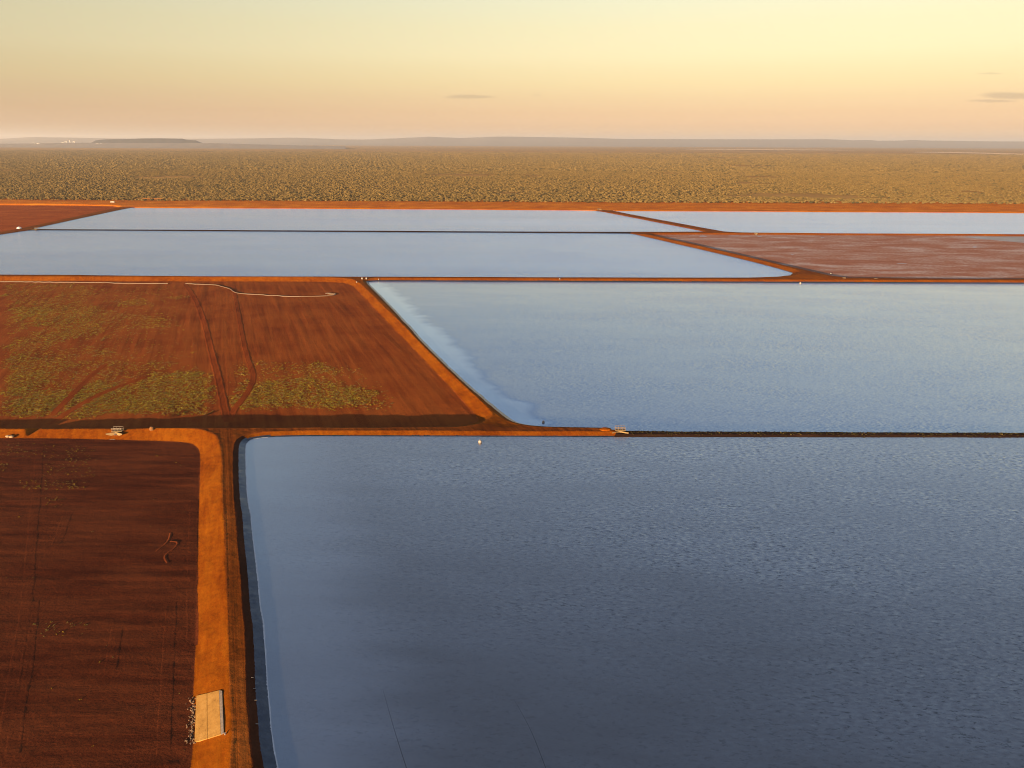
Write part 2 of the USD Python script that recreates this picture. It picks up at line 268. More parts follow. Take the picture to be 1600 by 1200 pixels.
# points: contours of every basin outline at the breaks of its slope, and scattered points between
chunks = []
def along(geom, s0, keepy=(70, YMAX)):
    for g in getattr(geom, 'geoms', [geom]):
        ring = g.exterior if hasattr(g, 'exterior') else g
        L = ring.length; base = shapely.line_interpolate_point(ring, np.arange(0, L, 2.0))
        b = shapely.get_coordinates(base)
        step = np.clip(np.hypot(b[:, 0], b[:, 1]) * s0, 0.35, 6.0)
        t = [0.0]
        while t[-1] < L: t.append(t[-1] + step[min(int(t[-1] / 2.0), len(step) - 1)])
        p = shapely.get_coordinates(shapely.line_interpolate_point(ring, t[:-1]))
        p = p[(p[:, 1] > keepy[0]) & (p[:, 1] < keepy[1]) & (np.abs(p[:, 0]) < 0.85 * p[:, 1] + 70)]
        chunks.append(p)
LINER_D = {'W1': 2.75, 'W2': 2.2, 'W3': 0.9, 'W4': 0.9, 'W5': 0.9}
for k, g in basin.items():
    water = k in ZW
    z0 = outline[k][0]
    ds = [0.0]
    for c in sorted({capz[j] for j in KEYS if lines[j].distance(g) < 25}):
        dc = (c - z0) / SL[k]
        ds += [dc - 0.25, dc + 0.2, dc * 0.5]
        if k in ('W1', 'F1', 'W2', 'F2'): ds += [dc + 0.6, dc + 1.1]
    if k == 'W1': ds += [(2.8 - z0) / 0.235 - 0.25, (2.8 - z0) / 0.235 + 0.2, 0.8]
    if k == 'F2': ds += [2.4 / 0.40 - 0.25, 2.4 / 0.40 + 0.2]
    if water: ds += [-1.0, LINER_D[k], 0.32]
    else: ds += [-0.8, 0.5]
    done = []
    for d in sorted(ds):
        if all(abs(d - e) > 0.12 for e in done):
            done.append(d)
            along(g.buffer(d, join_style='round'), 0.0022)
def scatter(y0, y1, s0, keep=None):
    y = y0
    while y < y1:
        s = max(s0 * y, 0.5); n = int((1.7 * y + 140) / s)
        x = np.linspace(-0.85 * y - 70, 0.85 * y + 70, n) + rng.uniform(-0.35, 0.35, n) * s
        chunks.append(np.stack([x, y + rng.uniform(-0.35, 0.35, n) * s], -1)); y += s
scatter(75, YMAX, 0.0085)
# finer points on the two near fields and the near embankments, where relief catches the low sun
def fine(poly, step, extent):
    x0, y0, x1, y1 = extent
    gx, gy = np.meshgrid(np.arange(x0, x1, step), np.arange(y0, y1, step))
    p = np.stack([gx.ravel(), gy.ravel()], -1) + rng.uniform(-0.3, 0.3, (gx.size, 2)) * step
    p = p[shapely.contains_xy(poly, p[:, 0], p[:, 1])]; chunks.append(p)
fine(basin['F1'].buffer(12), 0.8, (-290, 100, -40, 325))
fine(basin['F2'].buffer(6), 1.7, (-520, 318, 20, 690))
fine(lines['B'].buffer(14), 0.5, (-150, 80, -30, 330))
pts = np.vstack(chunks)
pts = pts[(pts[:, 1] < YMAX)]
cell = np.clip(DIST(pts) * 0.0006, 0.14, 1.0)
_, keep = np.unique(np.round(pts / cell[:, None], 0) * cell[:, None], axis=0, return_index=True)
pts = pts[np.sort(keep)]
# drop points deep under the ponds
deep = np.zeros(len(pts), bool); SD = {}
for k in basin:
    SD[k] = sdist(pts, k)
    if k in ZW: deep |= SD[k] < -2.5
pts = pts[~deep]; SD = {k: v[~deep] for k, v in SD.items()}
cap, nearest, ndist = cap_at(pts)
dist = DIST(pts)
for k in basin: SD[k] = SD[k] + np.where(dist < 430, fb(pts, 0.16, 4, 101) * 0.4 + fb(pts, 0.03, 2, 102) * 0.4, fb(pts, 0.05, 3, 103) * 1.2)
wob = fb(pts, 0.25, 3, 3) * np.where(dist < 450, 0.7, 1.0)
z = cap.copy()
z = z + np.where(dist < 420, fb(pts, (0.6), 3, 5) * 0.12, 0)
rim = np.zeros(len(pts)); inside_field = np.zeros(len(pts), bool); owner = np.full(len(pts), '', dtype='U2')
for k in basin:
    d = SD[k]; z0 = outline[k][0]
    dd = d + np.where(k in ('F1', 'F2'), wob, 0.35 * wob)
    sl = SL[k] - (0.075 * (1 - smoothstep(10, 22, shapely.distance(lines['B'], shapely.points(pts)))) if k == 'W1' else 0.0 * (1 - smoothstep(10, 25, shapely.distance(lines['E'], shapely.points(pts)))) if k == 'F2' else 0)
    zz = z0 + dd * sl
    if k in ZW: zz = np.where(d < 0, z0 + d * SL[k] * 0.6 - 0.02, zz)
    else: zz = np.where(d < 0, z0, np.maximum(zz, z0))
    # small windrow along the crest's edge, thrown up by the grader
    dc = (cap - z0) / SL[k]
    if k in ('W1', 'F1', 'F2', 'W2'):
        rim = np.maximum(rim, 0.05 * np.exp(-((d - dc - 0.55) / 0.4) ** 2) * (d > dc - 0.3))
    z = np.minimum(z, zz)
    if k not in ZW: inside_field |= d < 0
z = z + rim * np.where(dist < 500, 1, 0)
oB = ndist; nb = (nearest == KEYS.index('B')) & (dist < 420)
bank = (dist < 430) & ~(f_in := (SD['F1'] < 0) | (SD['F2'] < 0)) & (SD['W1'] > 0) & (SD['W2'] > 0)
z = z + np.where(bank, fb(pts, 0.45, 4, 111) * 0.16 + fb(pts, 0.12, 2, 112) * 0.30, 0) * np.where(nb, smoothstep(2.0, 3.6, oB), 1) * smoothstep(0, 1.5, np.minimum(SD['W1'], SD['F1']))
z = z - 0.45 * np.where(nb, 0.10 * np.exp(-((oB - 0.95) / 0.28) ** 2) + 0.06 * np.exp(-((oB - 1.75) / 0.25) ** 2), 0)
# field relief: plough and grader lines, clods
f1 = SD['F1'] < 0; f2 = SD['F2'] < 0
z += np.where(f1, (fb(pts, (0.05, 0.35), 4, 11) * 0.22 + fb(pts, 0.9, 3, 12) * 0.10) * smoothstep(0, -2.5, SD['F1']), 0)
c, s = math.cos(math.radians(21)), math.sin(math.radians(21))
rot = np.stack([pts[:, 0] * c + pts[:, 1] * s, -pts[:, 0] * s + pts[:, 1] * c], -1)
z += np.where(f2, (fb(rot, (0.30, 0.02), 4, 21) * 0.30 + fb(pts, 0.5, 3, 22) * 0.14) * smoothstep(0, -3, SD['F2']), 0)
m_strip = (nearest == KEYS.index('M'))
z += np.where(m_strip & (dist > 900), fb(pts, 0.02, 4, 31) * 0.9 * smoothstep(3, 20, np.minimum(SD['W4'], SD['W5'])), 0)

TRI = Delaunay(pts); tri = TRI.simplices.copy()
V = np.column_stack([pts, z])
a, b_, c_ = V[tri[:, 0]], V[tri[:, 1]], V[tri[:, 2]]
nz = np.cross(b_ - a, c_ - a)[:, 2]
tri[nz < 0] = tri[nz < 0][:, ::-1]
e = np.max([np.linalg.norm(a - b_, axis=1), np.linalg.norm(b_ - c_, axis=1), np.linalg.norm(c_ - a, axis=1)], axis=0)
cen = (V[tri].mean(1))[:, :2]
fd = {k: SD[k][tri].mean(1) for k in basin}
ok = np.ones(len(tri), bool)
for k in ZW: ok &= ~((SD[k][tri] < -0.9).all(1))
tri, cen, e = tri[ok], cen[ok], e[ok]; fd = {k: v[ok] for k, v in fd.items()}
near_f = nearest[tri]; near_f = np.where(near_f[:, 1] == near_f[:, 2], near_f[:, 1], near_f[:, 0])
VN = np.zeros_like(V); fn = np.cross(V[tri[:, 1]] - V[tri[:, 0]], V[tri[:, 2]] - V[tri[:, 0]])
for k in range(3): np.add.at(VN, tri[:, k], fn)
VN /= np.linalg.norm(VN, axis=1, keepdims=True) + 1e-12
def piece(base, sel, material, label=None):
    if not sel.any(): return
    f = tri[sel]; ids, inv = np.unique(f, return_inverse=True)
    m = usdkit.mesh(stage, '/World/' + numbered(base), trimesh.Trimesh(V[ids], inv.reshape(-1, 3), process=False), material)
    m.CreateNormalsAttr(Vt.Vec3fArray.FromNumpy(VN[ids].astype(np.float32))); m.SetNormalsInterpolation('vertex')
    tag(m, label, kind='structure')
left = np.ones(len(tri), bool)
FIELDS = [('F1', FIELD_DARK, 'dark maroon bare field in the near left corner'), ('F2', FIELD_RED, 'red field with patches of green weeds and wheel tracks'),
          ('F3', SALTY, 'pale red dry salt field streaked with grey, on the far right'), ('F4', FIELD_FAR, 'bare orange field at the far left edge')]
for k, m, lab in FIELDS:
    sel = left & (fd[k] < 0.02); piece('bare_field', sel, m, lab); left &= ~sel
CRUST = [('W1', lambda c: (shapely.distance(lines['B'], shapely.points(c)) < 16), 0.32), ('W5', lambda c: (c[:, 0] < P(1128, 361, 2)[0]) & ((c[:, 1] > P(1020, 340, 2)[1]) | (c[:, 1] < P(1090, 355, 2)[1])), 2.6)]
for k, test, wd in CRUST:
    sel = left & (fd[k] < wd) & test(cen) & np.isin(near_f, [KEYS.index(j) for j in ('A', 'B', 'C', 'J')]); piece('salt_crust', sel, SALT_WHITE if k == 'W5' else SALT, {'W1': 'thin pale salt line along the left shore of the nearest pond', 'W5': 'white salt line along the left shore of the far right pond'}[k]); left &= ~sel
for k, lab in (('W1', 'dark liner strip on the bank of the nearest pond'), ('W2', 'dark liner strip on the bank of the middle pond'), ('W3', 'dark liner strip round the far left pond'),
               ('W4', 'dark liner strip round the farthest left pond'), ('W5', 'dark liner strip round the far right pond')):
    sel = left & (fd[k] < (np.where(near_f == KEYS.index('B'), 2.75, np.where(cen[:, 0] < P(420, 684, 2)[0], 1.8, 0.8)) if k == 'W1' else LINER_D[k])) & (near_f != KEYS.index('M')) & (near_f != KEYS.index('D')) & (near_f != KEYS.index('J'))
    piece('pond_liner', sel, LINER, lab); left &= ~sel
# crest road on the near embankment
iB = KEYS.index('B'); capB = 2.8
crest = left & (np.isin(near_f, [iB, KEYS.index('A'), KEYS.index('C')])) & (fd['W1'] > np.where(near_f == iB, (capB - 1.7) / 0.235, (capB - 1.7) / 0.31) + 0.1) & (fd['F1'] > capB / 0.36 + 0.15) & (fd['F2'] > capB / 0.40 + 0.1) & (cen[:, 1] < 400)
new = crest & (cen[:, 1] < P(370, 1031, 2.8)[1])
piece('crest_road', crest & ~new, ROAD, 'brown dirt road with wheel lines along the crest of the near embankment')
piece('crest_road', new, ROAD_NEW, 'lighter freshly laid length of the crest road nearest the viewer'); left &= ~crest
dark_face = left & (near_f == iB) & (fd['W1'] < (capB - 1.7) / 0.235 + 0.4) & (fd['F1'] > 8.5)  # pond-side slope above the liner, in a darker earth colour
piece('damp_bank', dark_face, EMB_DARKER, 'darker earth of the bank beside the nearest pond'); left &= ~dark_face
for i, k in enumerate(KEYS):
    sel = left & (near_f == i)
    piece('bare_strip' if k == 'M' else 'embankment', sel, {'D': DARKBANK, 'I': DARKBANK, 'M': STRIP}.get(k, EMB), line_px[k][2])

# the big sheet of ground out to the horizon
gx = np.unique(np.concatenate([np.linspace(-60000, 60000, 61), np.linspace(-4000, 4000, 81)]))
gy = np.unique(np.concatenate([np.linspace(-60000, 60000, 61), np.linspace(-200, 6000, 125), [1545, 1560, 1575, 1590, 1605]]))
X, Y = np.meshgrid(gx, gy); Z = np.interp(Y, [1545, 1578], [-1.2, 4.9]) + np.where(Y > 1590, (meshkit.fbm(np.stack([X * .004, Y * .004, 0 * X], -1), 3, 4) - .5) * 2.0, 0)
idx = np.arange(X.size).reshape(X.shape)
q = np.stack([idx[:-1, :-1], idx[:-1, 1:], idx[1:, 1:], idx[1:, :-1]], -1).reshape(-1, 4)
PLAIN = mat('plain_ground', {'g': ('geometry', {}), 'n': ('noise_texture', {'scale': 0.02, 'detail': 8.0, 'roughness': 0.7}), 'm': ('mapping', {'scale': (0.0006, 0.0022, 1)}),
    'w': ('noise_texture', {'scale': 1.0, 'detail': 5.0, 'roughness': 0.6}), 'k': ('math', {'math_type': 'multiply', 'value2': 0.5}), 'a': ('math', {'math_type': 'multiply_add', 'value2': 0.5}),
    'r': ('rgb_ramp', {'ramp': [(0.36, (0.26, 0.145, 0.050)), (0.5, (0.34, 0.19, 0.062)), (0.64, (0.42, 0.235, 0.075))]}), 'p': ('principled_bsdf', {'roughness': 1.0, 'specular_ior_level': 0.0})},
    [('g.position', 'n.vector'), ('g.position', 'm.vector'), ('m.vector', 'w.vector'), ('n.fac', 'k.value1'), ('w.fac', 'a.value1'), ('k.value', 'a.value3'), ('a.value', 'r.fac'), ('r.color', 'p.base_color')])
top('ground', (np.stack([X, Y, Z], -1).reshape(-1, 3), q), PLAIN, kind='structure', smooth=True)

# ------------------------------------------------------------------ water
def water_mat(name, body, sx, sy, amp, amp0, rough, fleck=0.0):
    """Brine: a turbid body under a rippled surface; the ripples' slopes follow the wind and die away in the lee of the bank (primvar lee);
    primvar body_tone paints paler sky reflection into the body, with distance and in the lee."""
    n = {'g': ('geometry', {}), 'rot': ('vector_rotate', {'rotate_type': 'z_axis', 'angle': 0.10}), 'm': ('mapping', {'scale': (sx, sy, 1.0)}),
         'w': ('noise_texture', {'scale': 1.0, 'detail': 3.0, 'roughness': 0.55, 'distortion': 0.2}),
         'm2': ('mapping', {'scale': (0.013, 0.045, 1.0)}), 'gust': ('noise_texture', {'scale': 1.0, 'detail': 4.0, 'roughness': 0.6}),
         'gr': ('map_range', {'range_type': 'smoothstep', 'from_min': 0.35, 'from_max': 0.68, 'to_min': 0.55, 'to_max': 1.15}),
         'lee': ('attribute', {'attribute': 'lee'}), 'body_tone': ('attribute', {'attribute': 'body_tone'}),
         'am': ('math', {'math_type': 'multiply'}), 'am2': ('math', {'math_type': 'multiply_add', 'value2': amp, 'value3': amp0}),
         'sub': ('vector_math', {'math_type': 'subtract', 'vector2': (0.5, 0.5, 0.5)}), 'flat': ('vector_math', {'math_type': 'multiply', 'vector2': (0.7, 1.0, 0.0)}),
         'sc': ('vector_math', {'math_type': 'scale'}), 'add': ('vector_math', {'math_type': 'add', 'vector2': (0, 0, 1.0)}), 'nn': ('vector_math', {'math_type': 'normalize'}),
         'gv': ('map_range', {'from_min': 0.3, 'from_max': 0.7, 'to_min': -0.07, 'to_max': 0.07}), 'sm': ('math', {'math_type': 'add'}),
         'r': ('rgb_ramp', {'ramp': body}),
         'mf': ('mapping', {'scale': (0.62, 1.45, 1.0), 'location': (3.0, 7.0, 0.0)}), 'fl': ('noise_texture', {'scale': 1.0, 'detail': 3.0, 'roughness': 0.6, 'distortion': 0.4}),
         'fm': ('map_range', {'range_type': 'smoothstep', 'from_min': 0.55, 'from_max': 0.67, 'to_min': 0.0, 'to_max': fleck}), 'fk': ('math', {'math_type': 'multiply'}),  # flecks paint the darker faces of wavelets into the body colour
         'fi': ('math', {'math_type': 'subtract', 'value1': 1.0}), 'bc': ('vector_math', {'math_type': 'scale'}),
         'gl': ('glossy_bsdf', {'distribution': 'ggx', 'roughness': 0.33}), 'ad': ('add_closure', {}),
         'p': ('principled_bsdf', {'base_color': (0.004, 0.006, 0.008), 'roughness': rough, 'ior': 1.36})}
    l = [('g.position', 'rot.vector'), ('rot.vector', 'm.vector'), ('m.vector', 'w.vector'), ('rot.vector', 'm2.vector'), ('m2.vector', 'gust.vector'), ('gust.fac', 'gr.value'),
         ('gr.result', 'am.value1'), ('lee.fac', 'am.value2'), ('am.value', 'am2.value1'), ('w.color', 'sub.vector1'), ('sub.vector', 'flat.vector1'), ('flat.vector', 'sc.vector1'), ('am2.value', 'sc.scale'),
         ('sc.vector', 'add.vector1'), ('add.vector', 'nn.vector1'), ('nn.vector', 'p.normal'), ('gust.fac', 'gv.value'), ('gv.result', 'sm.value1'), ('body_tone.fac', 'sm.value2'), ('sm.value', 'r.fac'),
         ('rot.vector', 'mf.vector'), ('mf.vector', 'fl.vector'), ('fl.fac', 'fm.value'), ('fm.result', 'fk.value1'), ('am.value', 'fk.value2'), ('fk.value', 'fi.value2'), ('r.color', 'bc.vector1'), ('fi.value', 'bc.scale'),
         ('bc.vector', 'gl.color'), ('nn.vector', 'gl.normal'), ('p.BSDF', 'ad.closure1'), ('gl.BSDF', 'ad.closure2')]
    return mat(name, n, l, surface='ad.closure')
NEARW = water_mat('near_water', [(0.0, (0.19, 0.165, 0.148)), (0.5, (0.385, 0.36, 0.345)), (1.0, (0.48, 0.48, 0.465))], 0.6, 1.3, 0.42, 0.03, 0.10, 0.55)
MIDW = water_mat('middle_water', [(0.0, (0.46, 0.43, 0.385)), (0.5, (0.225, 0.268, 0.36)), (1.0, (0.47, 0.51, 0.55))], 0.75, 1.5, 0.36, 0.06, 0.12, 0.12)
FARW = water_mat('far_water', [(0.0, (0.115, 0.22, 0.40)), (0.5, (0.135, 0.25, 0.45)), (1.0, (0.16, 0.285, 0.50))], 1.1, 2.0, 0.80, 0.40, 0.15)
def water(k, material, label, lee_fn, tone_fn):
    g = basin[k].buffer(1.6).intersection(shapely.box(-3000, 70, 3000, YMAX)); g = g.intersection(Polygon([(-140, 70), (-0.9 * YMAX - 100, YMAX), (0.9 * YMAX + 100, YMAX), (140, 70)]))
    pp = []
    for y in np.geomspace(70, YMAX, 330):
        s = max(1.2, y * 0.012); pp.append(np.stack([np.arange(-0.95 * y - 150, 0.95 * y + 150, s) + rng.uniform(0, s), np.full(int(np.ceil((1.9 * y + 300) / s)), y)[:len(np.arange(-0.95 * y - 150, 0.95 * y + 150, s))]], -1))
    p = np.vstack(pp); p = p[shapely.contains_xy(g.buffer(-0.3), p[:, 0], p[:, 1])]
    ring = shapely.get_coordinates(shapely.line_interpolate_point(g.exterior, np.arange(0, g.exterior.length, 1.5)))
    p = np.vstack([p, ring]); t = Delaunay(p).simplices; cc = p[t].mean(1)
    t = t[shapely.contains_xy(g, cc[:, 0], cc[:, 1])]
    v = np.column_stack([p, np.full(len(p), ZW[k])]); nzz = np.cross(v[t[:, 1]] - v[t[:, 0]], v[t[:, 2]] - v[t[:, 0]])[:, 2]
    t[nzz < 0] = t[nzz < 0][:, ::-1]
    m = usdkit.mesh(stage, '/World/' + numbered('pond_water'), trimesh.Trimesh(v, t, process=False), material)
    UsdGeom.PrimvarsAPI(m).CreatePrimvar('lee', Sdf.ValueTypeNames.FloatArray, 'vertex').Set(Vt.FloatArray.FromNumpy(lee_fn(p).astype(np.float32)))
    UsdGeom.PrimvarsAPI(m).CreatePrimvar('body_tone', Sdf.ValueTypeNames.FloatArray, 'vertex').Set(Vt.FloatArray.FromNumpy(tone_fn(p).astype(np.float32)))
    tag(m, label, kind='structure')
def lee1(p):
    d = shapely.distance(lines['B'], shapely.points(p)) + fb(p, (0.02, 0.12), 4, 41) * 26
    d2 = p[:, 1] * 0.42 + p[:, 0] * 0.75 + fb(p, (0.012, 0.05), 4, 42) * 60
    return 0.10 + 0.25 * smoothstep(5, 45, d) + 0.65 * smoothstep(40, 125, d2) * smoothstep(14, 70, d)
def lee2(p):
    d = shapely.distance(lines['E'], shapely.points(p)) + fb(p, (0.008, 0.12), 4, 43) * 16
    d3 = shapely.distance(lines['C'], shapely.points(p)) + fb(p, (0.01, 0.12), 4, 44) * 12
    d = np.minimum(d, d3 * 3.2 + np.clip(d - 40, 0, 60))
    return 0.02 + 0.75 * smoothstep(17, 27, d) + 0.23 * smoothstep(40, 160, d)
def leef(p): return 0.7 + fb(p, (0.004, 0.02), 4, 45) * 0.8
def body_tone1(p):  # paler far out and by the bank: sky reflection painted into the colour
    d = shapely.distance(basin['W1'].exterior, shapely.points(p))
    dl = shapely.distance(lines['B'], shapely.points(p))
    return 0.42 * smoothstep(120, 330, p[:, 1] + 0.10 * p[:, 0]) + 0.50 * (1 - smoothstep(6, 50, dl + fb(p, (0.02, 0.1), 3, 49) * 14)) + 0.08 + fb(p, (0.006, 0.02), 4, 46) * 0.12
def body_tone2(p):  # calm lee lightened in colour, standing in for mirrored low sky
    return 0.22 + 0.25 * smoothstep(330, 560, p[:, 1]) + 0.62 * (1 - lee2(p)) ** 1.5 + fb(p, (0.003, 0.02), 4, 47) * 0.2
def body_tonef(p): return 0.55 + fb(p, (0.0015, 0.012), 4, 48) * 0.9
water('W1', NEARW, 'dark blue rippled brine pond filling the near right', lee1, body_tone1)
water('W2', MIDW, 'pale blue brine pond in the middle right', lee2, body_tone2)
water('W3', FARW, 'pale blue far pond left of the salt field', leef, body_tonef)
water('W4', FARW, 'farthest pond on the left behind the black embankment', leef, body_tonef)
water('W5', FARW, 'farthest pond on the right behind the salt field', leef, body_tonef)

# ------------------------------------------------------------------ heights for everything that stands on the ground
from scipy.interpolate import LinearNDInterpolator
_h = LinearNDInterpolator(TRI, V[:, 2])
def ground(xy):
    h = _h(np.atleast_2d(np.asarray(xy, float)[..., :2])); return np.nan_to_num(h, nan=5.0)
def on(px, py, z=0.0):
    """The point of the built ground under the pixel."""
    for _ in range(6):
        p = P(px, py, z); z = 0.5 * z + 0.5 * float(ground(p[:2])[0])
    return np.array([p[0], p[1], float(ground(p[:2])[0])])

# ------------------------------------------------------------------ wheel tracks and small dirt ridges
TRACK = earth('earth_track', (0.14, 0.024, 0.004), (0.21, 0.040, 0.006), (0.26, 0.058, 0.010), math.radians(100), (0.05, 1.2), 0.5)
TR = []
def ribbon(px, prof, base, label, material, kind='structure', step=1.2, z=0.0, lift=0.03, jit=0.0, seed=0):
    c = chaikin_open(np.array(P2(px, z)), 2); ln = LineString(c); TR.append(ln)
    t = np.arange(0, ln.length, step); q = shapely.get_coordinates(shapely.line_interpolate_point(ln, t))
    d = np.gradient(q, axis=0); d /= np.linalg.norm(d, axis=1, keepdims=True); nrm = np.stack([d[:, 1], -d[:, 0]], -1)
    prof = np.array(prof); m = len(prof); q = q + nrm * (fb(np.stack([t, 0 * t], -1), 0.15, 3, seed) * jit)[:, None]
    xy = q[:, None] + nrm[:, None] * prof[None, :, :1]
    hz = ground(xy.reshape(-1, 2)) + lift + np.tile(prof[:, 1], len(q)) * (1 + 1.2 * fb(xy.reshape(-1, 2), 0.5, 3, 50 + seed))
    v = np.column_stack([xy.reshape(-1, 2), hz]); f = []
    i = np.arange(len(q) - 1)[:, None] * m + np.arange(m - 1)[None]
    f = np.stack([i, i + 1, i + m + 1, i + m], -1).reshape(-1, 4)
    top(base, (v, f[:, ::-1] if False else f), material, label, kind=kind, smooth=True)
def chaikin_open(p, n):
    for _ in range(n):
        q = np.empty((2 * len(p) - 2, 2)); q[0::2] = 0.75 * p[:-1] + 0.25 * p[1:]; q[1::2] = 0.25 * p[:-1] + 0.75 * p[1:]
        p = np.vstack([p[:1], q, p[-1:]])
    return p
RUT = [(-2.1, -0.05), (-1.7, 0.07), (-1.2, 0.01), (-0.7, -0.02), (0, 0.04), (0.7, -0.02), (1.2, 0.02), (1.7, 0.07), (2.1, -0.05)]
RUT2 = [(-1.6, -0.05), (-1.3, 0.06), (-0.9, -0.02), (-0.5, 0.03), (0.5, 0.03), (0.9, -0.02), (1.3, 0.06), (1.6, -0.05)]
RUT3 = [(a_ * 0.9, b_ * 0.35 - 0.01) for a_, b_ in RUT2]
ribbon([(287, 443), (298, 455), (311, 480), (321, 510), (329, 545), (337, 575), (344, 605), (351, 640), (357, 660)], RUT, 'dirt_track', 'wide curving dirt track through the middle of the weedy red field', TRACK, jit=0.8, seed=1)
ribbon([(365, 447), (374, 500), (382, 542), (391, 572), (397, 588), (391, 607), (379, 624), (366, 640), (360, 654)], RUT2, 'dirt_track', 'thin bent wheel track right of the wide dirt track', TRACK, jit=0.6, seed=2)
ribbon([(165, 570), (142, 586), (120, 610), (100, 630), (82, 648)], RUT2, 'dirt_track', 'wheel track slanting through the weeds at the left', TRACK, jit=0.5, seed=3)
ribbon([(230, 588), (205, 597), (150, 618), (118, 637), (95, 652), (75, 664)], RUT2, 'dirt_track', 'longer wheel track slanting down to the shaded foot of the bank', TRACK, jit=0.5, seed=4)
FIELD_DARK2 = earth('earth_turned', (0.08, 0.017, 0.005), (0.12, 0.027, 0.008), (0.17, 0.045, 0.013), 0.0, (0.05, 0.5), 0.5)
RID = [(-0.5, -0.06), (-0.2, 0.05), (0.0, 0.09), (0.22, 0.04), (0.5, -0.06)]
ribbon([(266, 833), (265, 842), (258, 851), (250, 857), (243, 863)], RID, 'dirt_ridge', 'short dirt ridge in the dark field, straight one of the pair', FIELD_DARK2, step=0.4, jit=0.4, seed=6)
ribbon([(266, 846), (273, 846), (278, 847), (277, 852), (270, 859), (262, 864), (257, 869), (260, 876), (263, 880)], RID, 'dirt_ridge', 'hooked dirt ridge in the dark field beside the straight one', FIELD_DARK2, step=0.4, jit=0.3, seed=7)
ribbon([(20, 1180), (27, 1120), (38, 1060), (46, 1000), (53, 940)], RUT3, 'dirt_track', 'wheel track along the left of the dark field', FIELD_DARK, step=0.6, jit=0.5, seed=8)
ribbon([(172, 1050), (178, 1010), (184, 980)], RUT3, 'dirt_track', 'short wheel track in the middle of the dark field', FIELD_DARK, step=0.6, jit=0.5, seed=9)
for i_, (pl_, nm_) in enumerate((([(44, 920), (50, 840), (57, 770), (62, 700)], 'long straight tyre line on the left of the dark field'), ([(300, 1010), (301, 900), (303, 780)], 'tyre line beside the foot of the orange bank'), ([(88, 850), (100, 820), (107, 800)], 'short slanting tyre line in the dark field'), ([(10, 1150), (30, 1020), (44, 920)], 'tyre line near the left edge of the dark field'), ([(255, 1180), (262, 1060), (268, 940)], 'tyre line low in the right of the dark field'))): ribbon(pl_, RUT3, 'dirt_track', nm_, FIELD_DARK, step=0.6, jit=0.6, seed=20 + i_)

# pale hose laid over the weedy field, two lengths
def hose(px, label, loop=None):
    c = chaikin_open(np.array(P2(px)), 2); ln = LineString(c); q = shapely.get_coordinates(shapely.line_interpolate_point(ln, np.arange(0, ln.length, 1.5)))
    top('pipe', tube(np.column_stack([q, ground(q) + 0.22]), 0.27, 8), PLASTIC, label, 'pipe', smooth=True)
hose([(-120, 440.2), (0, 440.6), (160, 441.6), (166, 442.4), (264, 443.8)], 'long pale pipe lying straight along the back of the weedy field')
hose([(290, 443.6), (338, 445.4), (343, 447), (360, 451.5), (364, 456), (372, 459), (400, 460.5), (440, 463), (470, 464), (500, 463), (519, 462.4), (526, 460), (520, 458.6), (506, 458.2), (512, 459.6), (524, 460.8)], 'bent pale pipe ending in a loop in the weedy field')

# ------------------------------------------------------------------ concrete inlets in the embankments
def make_inlet(label, loc, rz, group=None):
    t = thing('concrete_inlet', label, 'inlet', loc, rz, group)
    for sg in (-1, 1):     # wing walls splayed forward, deep at the pipe and shallow at the tips
        a, b, th = np.array([sg * 0.45, 0.0]), np.array([sg * 3.4, -1.3]), 0.32
        d = (b - a) / np.linalg.norm(b - a); nr = np.array([d[1], -d[0]]) * sg; v = []
        for p, zt, zb in ((a, 0.12, -1.75), (b, 0.0, -0.45)):
            for o in (0, th):
                xy = p + nr * -o
                v += [[*xy, zt], [*xy, zb]]
        part(t, 'wing_wall', trimesh.convex.convex_hull(np.array(v)), INLETC)
    ring = trimesh.creation.annulus(0.36, 0.5, 0.5, sections=24); ring.apply_transform(trimesh.transformations.rotation_matrix(math.pi / 2, [1, 0, 0])); ring.apply_translation([0, -0.1, -0.85])
    part(t, 'pipe_collar', ring, CONC_DARK, 40)
    hole = trimesh.creation.cylinder(0.36, 0.1, sections=24); hole.apply_transform(trimesh.transformations.rotation_matrix(math.pi / 2, [1, 0, 0])); hole.apply_translation([0, 0.08, -0.85])
    part(t, 'pipe_opening', hole, HOLE)
    hw = box(1.0, 0.3, 1.9, 0, 0.28, -1.77); part(t, 'headwall', hw, INLETC)
    ap = trimesh.convex.convex_hull(np.array([[-0.9, -0.2, -1.75], [0.9, -0.2, -1.75], [-1.7, -5.2, -2.75], [0.9, -5.2, -2.75], [-0.9, -0.2, -1.5], [0.9, -0.2, -1.5], [-1.7, -5.2, -2.5], [0.9, -5.2, -2.5]]))
    part(t, 'apron', ap, CONC_DARK)
    part(t, 'platform', box(4.4, 2.2, 0.18, 0.2, 1.7, 0.12), INLETC)
    for x in (-1.9, -0.5, 0.9, 2.3):
        for y in (0.75, 2.65): part(t, 'post', bar([x, y, 0.3], [x, y, 1.6], 0.07), STEEL)
    for y in (0.75, 2.65):
        for zz in (0.95, 1.58): part(t, 'rail', bar([-1.95, y, zz], [2.35, y, zz], 0.075), STEEL)
    part(t, 'gate_wheel', trimesh.creation.torus(0.32, 0.04, 16, 6).apply_translation([0.2, 1.7, 1.25]), STEEL)
    part(t, 'gate_stem', bar([0.2, 1.7, 0.3], [0.2, 1.7, 1.3], 0.05), STEEL)
    return t
p = P(180, 675.6, 2.15); INLET = make_inlet('concrete inlet with railed platform in the bank of the dark field', (p[0], p[1], 2.05), 0.0)
p = P(969, 675.5, 2.4); copy_of(INLET, 'concrete_inlet', 'concrete inlet with railed platform between the orange and the dark embankment, by the nearest pond', (p[0], p[1], 2.75), 0.0)
